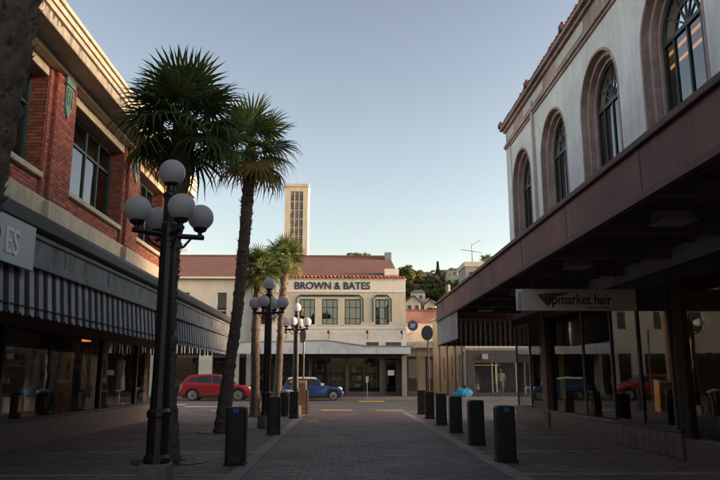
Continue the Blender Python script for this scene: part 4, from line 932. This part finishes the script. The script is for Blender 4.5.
def crown_mesh(name, mat, rx, rz_, nleaf, seed, conifer=False, sz=.34):
    q = random.Random(seed); b = MB()
    cl = [(q.gauss(0, .55), q.gauss(0, .55), q.uniform(-.6, .8), q.uniform(.32, .55)) for _ in range(13)]
    for _ in range(nleaf):
        if conifer:
            t = q.random()**.7; r = (1-t)*(.75+.25*math.sin(t*34))*q.uniform(.5, 1); a = q.uniform(0, 6.283); p = Vector((r*math.cos(a)*rx, r*math.sin(a)*rx, (t*2-1)*rz_))
        else:
            c = q.choice(cl); v = Vector((q.gauss(0, 1), q.gauss(0, 1), q.gauss(0, 1))).normalized()*c[3]*q.uniform(.65, 1.05)
            p = Vector(((c[0]*.75+v.x)*rx, (c[1]*.75+v.y)*rx, (c[2]*.75+v.z)*rz_))
        s = sz*q.uniform(.6, 1.3); n = Vector((q.gauss(0, 1), q.gauss(0, 1), q.gauss(.5, 1))).normalized(); u = n.orthogonal().normalized(); w_ = n.cross(u); an = q.uniform(0, 6.28); u, w_ = u*math.cos(an)+w_*math.sin(an), w_*math.cos(an)-u*math.sin(an)
        b.add([p-u*s, p-w_*s*.45, p+u*s, p+w_*s*.45], [(0, 1, 2, 3)])
    return b.mesh(name, mat)
CR = [crown_mesh('crown', 'tree_leaf', 2.6, 2.4, 1500, 1), crown_mesh('crown', 'tree_leaf_olive', 2.4, 2.0, 1400, 2), crown_mesh('crown', 'tree_leaf', 2.9, 2.2, 1500, 3), crown_mesh('crown', 'conifer_leaf', 1.5, 3.2, 1500, 4, True)]
tk = MB().tube([(0, 0, -34), (0, 0, 0), (.1, 0, 2)], [.5, .22, .1], 7)
for a in range(5): tk.tube([(0, 0, .2+.2*a), (.8*math.cos(a*1.3), .8*math.sin(a*1.3), 1.4+.3*a)], [.09, .03], 5)
TRUNK = tk.mesh('trunk', 'bark')
TL = ['dark green bushy tree in the wood on the hillside', 'olive brown bushy tree in the wood on the hillside', 'dark green bushy tree in the wood on the hillside', 'pointed dark conifer on the hill ridge between the houses']
def tree(x, y, zc, k, s=1, label=None, group='trees on the hillside'):
    t = root('hill_tree', (x, y, zc-2*s), label or TL[k], 'tree', group, 0)
    link('trunk', TRUNK, t, (x, y, zc-2*s), None, s); o = link('crown', CR[k], t, (x, y, zc), (0, 0, rnd.uniform(0, 6.28)), s); return t
tq = random.Random(11); n_t = 0
while n_t < 150:
    y = tq.uniform(150, 240); u = tq.uniform(396, 486); x = (u-343)/693*y
    if y < 194 and 404 < u < 437 : continue
    if 207 < y < 226 and 440 < u < 463: continue
    s = tq.uniform(.7, 1.25); tree(x, y, hz(x, y)+1.5*s, tq.choice((0, 1, 1, 2)), s); n_t += 1
X_, Y_, z_ = ph(439, 261.5, 226); tree(X_, Y_, z_-3.6, 3, 1.1)
X_, Y_, z_ = ph(405.5, 264.5, 205); tree(X_, Y_, z_-2.6*1.15, 0, 1.15, 'largest dark tree at the ridge end beside the brown roof')
X_, Y_, z_ = ph(413, 268.5, 212); tree(X_, Y_, z_-2.6*1.1, 1, 1.15, 'olive tree next to the largest dark ridge tree')
for i, (u, v, s) in enumerate(((351, 254, .55), (358, 252.5, .6), (364, 254, .5), (333, 255.5, .35))):
    X_, Y_, z_ = ph(u, v, 118); t = tree(X_, Y_, z_-2.2*s, (0, 2, 0, 2)[i], s, 'dark rounded treetop showing above the brown roof ridge', 'treetops above the brown roof')
# small palm on the block reuses the frond builder below

# ------------------------------------------------------------------ palms
def frond_mesh(seed, mat, n=26, Lp=.46, Rr=.62, droop=.16):
    q = random.Random(seed); b = MB()
    b.tube([(0, 0, 0), (Lp*.5, 0, .03), (Lp, 0, 0)], [.014, .010, .008], 5, mi=0)
    H = Vector((Lp, 0, 0)); span = R(140)
    for i in range(n):
        a = -span + 2*span*i/(n-1); da = span/(n-1)*.98; ln = Rr*(1-.22*(abs(a)/span)**2)*q.uniform(.9, 1.05); a += q.uniform(-.02, .02)
        def P(r, an, z=0): return H + Vector((r*math.cos(an), r*math.sin(an), z - .10*abs(math.sin(an))*r))
        rm = ln*.42; r2 = ln*.74; dr = droop*q.uniform(.4, 1.3)
        L0, R0, C0 = P(rm, a-da), P(rm, a+da), P(rm, a, .014)
        wv = da*.62*rm/r2
        L1, R1, C1 = P(r2, a-wv, -dr*.25), P(r2, a+wv, -dr*.25), P(r2, a, -dr*.25+.012); T = P(ln, a, -dr)
        b.add([H, L0, C0, R0, L1, C1, R1, T], [(0, 1, 2), (0, 2, 3), (1, 4, 5, 2), (2, 5, 6, 3), (4, 7, 5), (5, 7, 6)])
    return b.mesh('frond', mat)
FR = [frond_mesh(i, 'palm_leaf', droop=d) for i, d in enumerate((.12, .24, .36))]; FO = frond_mesh(9, 'palm_leaf_old', droop=.3)
def palm(pts, rads, label, nf, s, seed, fronds=True, dead=3, low=-46):
    q = random.Random(seed); base = pts[0]
    t = root('palm_tree', base, label, 'palm tree', 'palms along the mall')
    # smooth path
    P = [Vector(p) for p in pts]; path = []; rr = []
    for i in range(len(P)-1):
        p0, p1, p2, p3 = P[max(i-1, 0)], P[i], P[i+1], P[min(i+2, len(P)-1)]
        m = max(3, int((p2-p1).length/.09))
        for k in range(m):
            u = k/m; path.append(.5*((2*p1)+(p2-p0)*u+(2*p0-5*p1+4*p2-p3)*u*u+(3*p1-p0-3*p2+p3)*u**3)); rr.append((rads[i]*(1-u)+rads[i+1]*u)*(1+.07*math.sin(len(rr)*2.2)+q.uniform(-.05, .05)))
    path.append(P[-1]); rr.append(rads[-1])
    b = MB().tube(path, rr, 12); b.v = [(v[0]+q.uniform(-.012, .012), v[1]+q.uniform(-.012, .012), v[2]+q.uniform(-.01, .01)) for v in b.v]
    tr = b.build('trunk', 'trunk', t, smooth=True)
    f = MB(); L_ = len(path)      # leaf bases and fibre tufts up the trunk
    for i in range(int(L_*9)):
        u = q.random()**.75; k = min(int(u*(L_-1)), L_-2); p = path[k]; r = rr[k]; a = q.uniform(0, 6.283); o = Vector((math.cos(a), math.sin(a), 0)); sd_ = Vector((-o.y, o.x, 0)); big = .45+u*.9
        ln = q.uniform(.06, .16)*big; w_ = q.uniform(.015, .04)*big; c = p+o*r*.9; tip = c+o*ln*q.uniform(.25, .65)+Vector((0, 0, ln*q.uniform(.3, 1)))
        f.add([c-sd_*w_, c+sd_*w_, c+Vector((0, 0, -.05*big))-o*.01, tip], [(0, 1, 3), (1, 2, 3), (2, 0, 3)])
    tag(f.build('trunk_fibre', 'fibre', tr), kind='stuff')
    c0 = P[-1]; h = MB().ball((c0.x, c0.y, c0.z+.05), rads[-1]*1.05, 10, 7, (1, 1, 1.7))
    for i in range(6):
        a = i*1.05; h.tube([(c0.x, c0.y, c0.z+.15), (c0.x+.06*math.cos(a), c0.y+.06*math.sin(a), c0.z+.75*s)], [.03, .006], 5)
    cr = h.build('crown', 'palm_leaf', t)
    for i in range(nf):
        u = (i+.5)/nf; el = 82-(82-low)*u**.9+q.uniform(-11, 11); az = i*2.39996+q.uniform(-.25, .25)
        m = FO if i >= nf-dead else FR[0 if u < .35 else (1 if u < .7 else 2)]
        M_ = Matrix.Rotation(az, 4, 'Z') @ Matrix.Rotation(-R(el), 4, 'Y') @ Matrix.Rotation(q.uniform(-.35, .35), 4, 'X')
        o = link('frond', m, cr, (c0.x+.06*math.cos(az), c0.y+.06*math.sin(az), c0.z+.28*s*(1-u)), M_.to_euler(), s*q.uniform(.88, 1.08))
        o.location = Vector((c0.x+.06*math.cos(az), c0.y+.06*math.sin(az), c0.z+.28*s*(1-u))) - W[t]
    return t
palm([(-2.79, 11.72, 0), (-2.88, 11.7, 1.3), (-2.94, 11.7, 2.62), (-2.92, 11.7, 4.0), (-2.86, 11.7, 4.95), (-2.83, 11.7, 5.58)], [.17, .125, .125, .15, .19, .21], 'thick shaggy palm standing directly behind the five-globe lamp post with a concrete foot', 36, 1.2, 21, dead=1, low=-34)
palm([(-3.04, 18.0, 0), (-2.93, 18, 1.3), (-2.76, 18, 2.9), (-2.62, 18, 5.2), (-2.54, 18, 7.25)], [.22, .15, .14, .15, .17], 'tall slender palm leaning outward beside the striped canopy, topped by a loose crown', 27, 1.36, 22, dead=5, low=-50)
palm([(-3.11, 25.14, 0), (-3.12, 25.1, 1.5), (-3.15, 25.1, 2.9), (-3.08, 25.1, 5.05)], [.2, .15, .15, .18], 'shorter palm by the end of the striped canopy with a dense drooping crown', 32, .92, 23, dead=2)
palm([(-2.72, 29.3, 0), (-2.68, 29.3, 1.5), (-2.60, 29.3, 4), (-2.50, 29.3, 6.2)], [.2, .15, .15, .18], 'palm at the road edge beside the brown lamp post, crown against the tower', 32, .98, 24, dead=1)
palm([(-3.1, 5.5, 0), (-3.05, 5.5, 1.4), (-2.96, 5.5, 2.83), (-2.86, 5.5, 4.5), (-2.80, 5.5, 6.2)], [.22, .19, .19, .21, .23], 'near dark palm trunk with ragged leaf bases beside the pale fascia sign', 40, 1.05, 25)
for (x, y) in ((-2.79, 11.72), (-3.04, 18.0), (-3.11, 25.14), (-3.1, 5.5)):
    b = MB(); r0, r1 = .26, .62
    for j in range(12):
        for s in range(2):
            rA, rB = (r0, .42) if s == 0 else (.45, r1)
            a0, a1 = j*math.pi/6+.04, (j+1)*math.pi/6-.04
            b.add([(x+rA*math.cos(a0), y+rA*math.sin(a0), .004), (x+rB*math.cos(a0), y+rB*math.sin(a0), .004), (x+rB*math.cos(a1), y+rB*math.sin(a1), .004), (x+rA*math.cos(a1), y+rA*math.sin(a1), .004), (x+rA*math.cos(a0), y+rA*math.sin(a0), .012), (x+rB*math.cos(a0), y+rB*math.sin(a0), .012), (x+rB*math.cos(a1), y+rB*math.sin(a1), .012), (x+rA*math.cos(a1), y+rA*math.sin(a1), .012)], [(4, 5, 6, 7), (0, 1, 5, 4), (1, 2, 6, 5), (2, 3, 7, 6), (3, 0, 4, 7)])
    o = b.build('tree_grate', 'lamp_black', None, base=(x, y, 0)); tag(o, 'dark ring-shaped tree grate set in the paving round a palm foot', 'tree grate', 'palm tree grates')
t = root('palm_tree', (27.2, 129, 21), 'tiny dark palm on top of the concrete block on the hill', 'palm tree')
MB().tube([(27.2, 129, 21), (27.2, 129, 23.4)], .2, 7).build('trunk', 'trunk', t); q = random.Random(3)
for i in range(16):
    M_ = Matrix.Rotation(i*2.4, 4, 'Z') @ Matrix.Rotation(-R(60-90*i/16), 4, 'Y'); o = link('frond', FR[1], t, (27.2, 129, 23.4), M_.to_euler(), 1.5)

# ------------------------------------------------------------------ lamp posts
def lamp_proto(label, rz):
    t = root('lamp_post', (0, 0, 0), label, 'lamp post', 'globe lamp posts along the mall')
    MB().prism([(-.17, -.17), (.17, -.17), (.17, .17), (-.17, .17)], 'z', -.02, .34).build('concrete_base', 'concrete_base', t, bevel=.02)
    MB().lathe([(.155, .34), (.155, .40), (.13, .44), (.13, .86), (.145, .88), (.145, .93), (.115, .97), (.105, 1.3), (.10, 3.0), (.105, 3.02), (.105, 3.06), (.10, 3.08), (.10, 3.24), (.085, 3.27), (.085, 3.58), (.10, 3.60), (.10, 3.64), (.06, 3.67), (.06, 3.74), (.095, 3.76), (.10, 3.78), (.02, 3.785)], (0, 0, 0), 12).build('post', 'lamp_black', t)
    ang = [math.atan2(-.23, -.35)+k*math.pi/2 for k in range(4)]
    for a in ang:
        c, s = math.cos(a), math.sin(a)
        MB().tube([(.08*c, .08*s, 3.10), (.46*c, .46*s, 3.12)], .034, 8).tube([(.09*c, .09*s, 2.93), (.2*c, .2*s, 2.97), (.3*c, .3*s, 3.10)], .016, 6).lathe([(.025, 3.12), (.03, 3.18), (.075, 3.20), (.095, 3.24), (.02, 3.245)], (.41*c, .41*s, 0), 12).build('arm', 'lamp_black', t, smooth=False)
        MB().ball((.41*c, .41*s, 3.385), .168, 24, 16).build('globe', 'globe', t, smooth=True)
    MB().ball((0, 0, 3.925), .168, 24, 16).build('globe', 'globe', t, smooth=True)
    return t
lp = lamp_proto('black five-globe lamp post in front of the thick shaggy palm', 0); lp.location = (-2.21, 8.6, 0)
for (x, y, rz, lab) in ((-2.08, 19.3, 42, 'black five-globe lamp post near the two slender palms'), (-1.75, 26.0, 42, 'five-globe lamp post next to the round sign, catching warm light')):
    c = copy_tree(lp); c.location = (x, y, 0); c.rotation_euler.z = R(rz); c['label'] = lab

# ------------------------------------------------------------------ bollards
bo = root('bollard', (0, 0, 0), 'x', 'bollard', 'black bollards along the mall')
MB().box(-.155, .155, -.125, .125, 0, .885).build('post', 'bollard_black', bo, bevel=.035)
MB().box(-.165, .165, -.135, .135, -.01, .05).prism([(-.125, .05), (-.125, .16), (-.20, .05)], 'x', -.10, .10).build('foot', 'bollard_black', bo, bevel=.008)
box('groove', 'trim_black', bo, -.150, .150, -.132, -.120, .74, .755)
spotsR = [(2.64, 11.58), (2.71, 14.45), (2.80, 17.62), (2.87, 20.68), (2.90, 23.6), (2.94, 26.4)]
spotsL = [(-1.67, 11.28), (-1.66, 17.2), (-1.64, 23.88), (-1.50, 27.1), (-1.60, 29.9)]
labsR = ['black bollard with a blue sticker standing before the hair shop pier', 'black bollard second along the row from the blue-stickered hair shop bollard', 'black bollard third along the row from the blue-stickered hair shop bollard', 'black bollard fourth along the row from the blue-stickered hair shop bollard', 'black bollard fifth along the row from the blue-stickered hair shop bollard', 'black bollard at the road end of the hair shop row']
labsL = ['black bollard with a blue sticker between the concrete-footed lamp and the mall centre', 'black bollard beside the second lamp post and the slender palm', 'black bollard beside the litter bin and cardboard box', 'black bollard against the orange wooden board', 'black bollard nearest the blue car at the road edge']
protos = [bo] + [copy_tree(bo) for _ in range(len(spotsR)+len(spotsL)-1)]
for i, ((x, y), lab) in enumerate(zip(spotsR+spotsL, labsR+labsL)):
    o = protos[i]
    o.location = (x, y, .0); o.rotation_euler.z = R(rnd.uniform(-4, 4)); o['label'] = lab
    if i in (0, 6): link('sticker', MB().box(-.045, .045, -.1295, -.126, .79, .86).mesh('sticker', 'sticker_blue'), o, None)

# ------------------------------------------------------------------ bins, boxes, round signs
t = root('litter_bin', (-2.0, 25.2, 0), 'dark litter bin with a pale grey lid behind the bollard', 'bin')
MB().lathe([(.19, 0), (.21, .05), (.22, .80), (.23, .82)], (-2.0, 25.2, 0), 16).build('bin_body', 'shop_dark', t)
for j in range(16): a = j*math.pi/8; MB().box(-2.0+.225*math.cos(a)-.012, -2.0+.225*math.cos(a)+.012, 25.2+.225*math.sin(a)-.012, 25.2+.225*math.sin(a)+.012, .1, .78).build('slat', 'trim_black', t)
MB().lathe([(.25, .82), (.25, .86), (.2, .90), (.05, .93)], (-2.0, 25.2, 0), 16).build('lid', 'bin_grey', t)
t = root('wooden_planter', (-1.72, 28.0, 0), 'brown wooden planter box behind the bollards', 'planter')
for k in range(5): MB().box(-2.05, -1.45, 27.78, 28.32, .02+.17*k, .18+.17*k).build('plank', 'wood_orange', t)
for x in (-2.06, -1.44):
    MB().box(x-.03, x+.03, 27.75, 27.81, 0, .9).build('leg', 'wood_orange', t)
t = root('cardboard_box', (-1.76, 28.05, .86), 'open tan cardboard box sitting on the wooden planter', 'box')
MB().box(-2.08, -1.46, 27.8, 28.3, .862, 1.23).build('carton', 'cardboard', t); MB().add([(-2.08, 27.79, 1.23), (-1.46, 27.79, 1.23), (-1.46, 27.70, 1.13), (-2.08, 27.70, 1.13)], [(0, 1, 2, 3)]).add([(-1.455, 27.8, 1.23), (-1.455, 28.3, 1.23), (-1.36, 28.3, 1.28), (-1.36, 27.8, 1.28)], [(0, 1, 2, 3)]).build('flap', 'cardboard', t)
t = root('sandwich_board', (-1.56, 26.3, 0), 'narrow orange wooden board standing between two bollards', 'board')
MB().prism([(-.02, 0), (.03, 0), (.14, .92), (.10, .92)], 'x', -1.68, -1.38).build('front_board', 'wood_orange', t); t.children[0].location.y += 26.3-26.3
for o in t.children: o.data.transform(Matrix.Translation((0, 26.3, 0)))
MB().prism([(26.3+.14, .90), (26.3+.17, .90), (26.3+.30, 0), (26.3+.26, 0)], 'x', -1.66, -1.40).build('rear_board', 'wood_orange', t)
def round_sign(x, y, zc, rz, label, dia=.6):
    t = root('round_sign', (x, y, 0), label, 'sign', 'round signs at the road edge', R(rz))
    def L(n, b, m, **k): o = link(n, b.mesh(n, m, **k), t, None); return o
    L('post', MB().tube([(0, 0, -.02), (0, 0, zc+dia*.35)], .036, 10), 'lamp_black')
    n = 28; vs = [(dia/2*math.cos(2*math.pi*j/n), yy, zc+dia/2*math.sin(2*math.pi*j/n)) for yy in (-.055, -.04) for j in range(n)]
    L('disc', MB().add(vs, [tuple(range(n)), tuple(range(2*n-1, n-1, -1))] + [(j, j+n, (j+1) % n+n, (j+1) % n) for j in range(n)]), 'trim_black')
    for dz in (-.12, .12): L('clamp', MB().box(-.06, .06, -.042, .042, zc+dz-.02, zc+dz+.02), 'pipe_grey')
    return t
round_sign(3.42, 28.0, 3.11, -45, 'dark oval-looking round sign on a post at the lane side, by the last bollard')
round_sign(-1.63, 28.9, 3.05, -62, 'dark edge-turned round sign on a post beside the third lamp post')

# ------------------------------------------------------------------ cars
def car(loc, label, paint, roofm, L, prof, green, belt, hw, tum, wheels, wr, arch, wins, ws, rs, hoodx, lamp_f, lamp_r, clad, stripe=False):
    t = root('parked_car', loc, label, 'car', 'cars parked along the far kerb')
    def put(n, b, m, parent=None, bevel=0, smooth=False):
        o = link(n, b.mesh(n, m, smooth), t, None)
        if parent: o.parent = parent
        if bevel:
            md = o.modifiers.new('bevel', 'BEVEL'); md.width = bevel; md.segments = 3; md.limit_method = 'ANGLE'; md.angle_limit = R(35)
        return o
    # lower body: side profile with wheel arches, extruded across the width with a tucked top and bottom
    zb = min(p[1] for p in prof); poly = list(prof)
    low = []
    for wx in sorted(wheels, reverse=True):
        n = 10
        h = zb-wr; a0 = math.asin(max(-1, min(1, h/arch)))
        for j in range(n+1):
            a = a0+(math.pi-2*a0)*j/n; low.append((wx+arch*math.cos(a), wr+arch*math.sin(a)))
    full = poly+low
    ys = [-hw+.07, -hw, -hw+.0001, hw-.0001, hw, hw-.07]
    b = MB(); b.prism(full, 'y', -hw, hw); body = put('body', b, paint, bevel=.085, smooth=True)
    def sy(z): return hw-.05-(z-belt)*tum
    gl = MB(); n = len(green); vs = []
    for s in (-1, 1): vs += [(x, s*sy(z), z) for x, z in green]
    gl.add(vs, [tuple(range(n)), tuple(range(2*n-1, n-1, -1))] + [(i, i+n, (i+1) % n+n, (i+1) % n) for i in range(n)])
    cab = put('cabin', gl, paint, bevel=.045, smooth=True)
    if roofm != paint:
        tp = [p for p in green if p[1] > belt+.42]; vs = []
        for s in (-1, 1): vs += [(x, s*(sy(z)+.004), z+.012) for x, z in tp]
        m = len(tp)
        for s in (-1, 1): vs += [(x, s*(sy(z-.085)+.012), z-.085) for x, z in tp]
        put('roof_panel', MB().add(vs, [(i, i+1, i+1+m, i+m) for i in range(m-1)] + [(i, i+1, i+1+2*m, i+2*m) for i in range(m-1)] + [(i+m, i+1+m, i+1+3*m, i+3*m) for i in range(m-1)]), roofm, cab)
    if stripe:
        for s in (-1, 1):
            z0_, z1_ = belt+.045, max(z for q in wins for _, z in q)+.03
            vs = [(x, s*(sy(z)+.003), z) for x, z in ((wins[0][0][0]-.06, z0_), (wins[0][1][0]-.05, z1_), (wins[-1][2][0]+.03, z1_), (wins[-1][3][0]+.10, z0_))]; put('window_surround', MB().add(vs, [(0, 1, 2, 3)[::s]]), 'trim_black', cab)
    else:
        for s in (-1, 1): put('chrome_strip', MB().box(wins[0][0][0], wins[-1][3][0]-.02, s*(sy(belt+.06)-.01), s*(sy(belt+.06)+.012), belt+.035, belt+.06), 'chrome', cab)
    for wq in wins:
        for s in (-1, 1):
            vs = [(x, s*(sy(z)+.006), z) for x, z in wq]; put('side_window', MB().add(vs, [tuple(range(len(vs)))[::s]]), 'glass_car', cab)
    for q in (ws, rs):
        (xa, za), (xb, zb2) = q; dx = .012 if q is ws else -.012
        put('windscreen' if q is ws else 'rear_window', MB().add([(xa+dx, -sy(za)+.08, za+.01), (xa+dx, sy(za)-.08, za+.01), (xb+dx, sy(zb2)-.08, zb2+.01), (xb+dx, -sy(zb2)+.08, zb2+.01)], [(0, 1, 2, 3)]), 'glass_car', cab)
    for wx in wheels:
        for s in (-1, 1):
            yc = s*(hw-.10)
            wh = put('wheel', MB().add(*wheelgeo(wx, yc, wr, s)), 'tyre', smooth=False)
            r = MB(); k = 5
            for j in range(k*2):
                a = math.pi*j/k; a1 = a+math.pi/k*.55; ro = wr*.66
                r.add([(wx+.05*math.cos(a), yc+s*.108, wr+.05*math.sin(a)), (wx+ro*math.cos(a), yc+s*.098, wr+ro*math.sin(a)), (wx+ro*math.cos(a1), yc+s*.098, wr+ro*math.sin(a1)), (wx+.05*math.cos(a1), yc+s*.108, wr+.05*math.sin(a1))], [(0, 1, 2, 3)])
            nn = 20
            for j in range(nn):
                a, a1 = 2*math.pi*j/nn, 2*math.pi*(j+1)/nn
                r.add([(wx+ra*wr*math.cos(q), yc+s*.103, wr+ra*wr*math.sin(q)) for ra, q in ((.60, a), (.70, a), (.70, a1), (.60, a1))], [(0, 1, 2, 3)])
            put('rim', r, 'rim', wh)
            if clad:
                c = MB(); nn = 14
                for j in range(nn):
                    a, a1 = math.pi*j/nn-.15+.3*j/nn-.0, math.pi*(j+1)/nn-.15+.3*(j+1)/nn
                    c.add([(wx+ra*math.cos(q), s*(hw+.006), wr+ra*math.sin(q)) for ra, q in ((arch-.01, a), (arch+.055, a), (arch+.055, a1), (arch-.01, a1))], [(0, 1, 2, 3)])
                put('arch_trim', c, 'trim_black', body)
    xs = sorted(wheels)
    for s in (-1, 1):
        put('sill_trim', MB().box(xs[0]+arch+.02, xs[1]-arch-.02, s*(hw-.01), s*(hw+.008), zb, zb+.13), 'trim_black', body)
        for dx in hoodx: put('door_seam', MB().box(dx-.008, dx+.008, s*(hw-.005), s*(hw+.003), zb+.14, belt-.03), 'trim_black', body); put('door_handle', MB().box(dx+.07, dx+.25, s*hw, s*(hw+.02), belt-.17, belt-.13), paint if clad else 'chrome', body)
        put('mirror', MB().box(ws[0][0]-.28, ws[0][0]-.10, s*(hw-.02), s*(hw+.17), belt+.02, belt+.16), roofm if stripe else paint, bevel=.03)
        x, z, lx, lz = lamp_f; put('headlight', MB().ball((x, s*(hw-.2), z), 1, 12, 8, (lx, .17, lz)), 'light_clear', smooth=True)
        x, z, lx, lz = lamp_r; put('tail_light', MB().ball((x, s*(hw-.16), z), 1, 12, 8, (lx, .15, lz)), 'light_red', smooth=True)
    put('underside', MB().box(-L/2+.2, L/2-.2, -hw+.1, hw-.1, zb-.06, zb+.5), 'trim_black')
    put('number_plate', MB().box(L/2-.02, L/2+.012, -.26, .26, .42, .53), 'plate')
    put('grille', MB().box(L/2-.06, L/2+.004, -.5, .5, .30, .40), 'trim_black')
    for q in (-.35, .35): 
        for sx in (-.2, .55): put('car_seat', MB().box(sx-.30, sx-.18, q-.24, q+.24, belt-.1, belt+.36), 'trim_black', bevel=.05)
    return t
def wheelgeo(wx, yc, r, s):
    b = MB(); n = 24; pr = [(r*.55, -.09), (r*.92, -.10), (r, -.07), (r, .07), (r*.92, .10), (r*.70, .10), (r*.66, .06), (.02, .05)]
    vs = []; fs = []
    for rr_, dy in pr:
        for j in range(n): a = 2*math.pi*j/n; vs.append((wx+rr_*math.cos(a), yc+s*dy, r+rr_*math.sin(a)))
    for i in range(len(pr)-1):
        for j in range(n): fs.append((i*n+j, i*n+(j+1) % n, (i+1)*n+(j+1) % n, (i+1)*n+j))
    return vs, fs
pm('glass_car', (.02, .024, .026), .05, 0, spec=.55)
RZ = -.03
car((-7.68, 43.55, RZ), 'red compact SUV parked at the far kerb beside the striped canopy end', 'paint_red', 'paint_red', 4.38,
    [(-2.06, .27), (-2.17, .36), (-2.19, .62), (-2.13, .72), (-2.12, 1.0), (-2.0, 1.06), (-.9, 1.03), (.3, .99), (.98, .985), (1.5, .93), (1.95, .82), (2.12, .68), (2.19, .50), (2.17, .32), (2.06, .25)],
    [(-2.05, 1.0), (-1.93, 1.22), (-1.72, 1.46), (-1.55, 1.53), (-.8, 1.585), (-.2, 1.585), (.22, 1.54), (1.08, .97)], 1.0, .90, .42, (-1.37, 1.37), .345, .40,
    [[(-1.72, 1.14), (-1.44, 1.40), (-1.30, 1.41), (-1.22, 1.10)], [(-1.16, 1.10), (-1.22, 1.43), (-.32, 1.49), (-.28, 1.07)], [(-.20, 1.07), (-.24, 1.49), (.12, 1.47), (.72, 1.06), (.5, 1.045)]],
    ((1.0, 1.03), (.26, 1.50)), ((-2.02, 1.08), (-1.76, 1.42)), (-1.15, -.22, .82), (1.93, .76, .24, .075), (-2.02, .93, .15, .11), True)
car((-1.83, 43.55, RZ), 'small blue hatchback with a pale roof parked before the cream shop', 'paint_blue', 'paint_white', 3.70,
    [(-1.74, .25), (-1.83, .34), (-1.85, .55), (-1.80, .64), (-1.80, .84), (-1.70, .92), (0, .90), (.78, .88), (1.35, .83), (1.66, .74), (1.80, .62), (1.85, .48), (1.83, .30), (1.72, .23)],
    [(-1.72, .86), (-1.66, 1.10), (-1.50, 1.36), (-1.3, 1.395), (-.5, 1.41), (.05, 1.39), (.22, 1.36), (.80, .86)], .88, .83, .34, (-1.22, 1.25), .30, .35,
    [[(-1.55, .98), (-1.42, 1.30), (-.70, 1.325), (-.68, .95)], [(-.60, .95), (-.62, 1.325), (.10, 1.30), (.50, .95)]],
    ((.76, .90), (.24, 1.33)), ((-1.70, .95), (-1.54, 1.31)), (-.66, .52), (1.60, .70, .19, .12), (-1.76, .78, .10, .13), True, True)
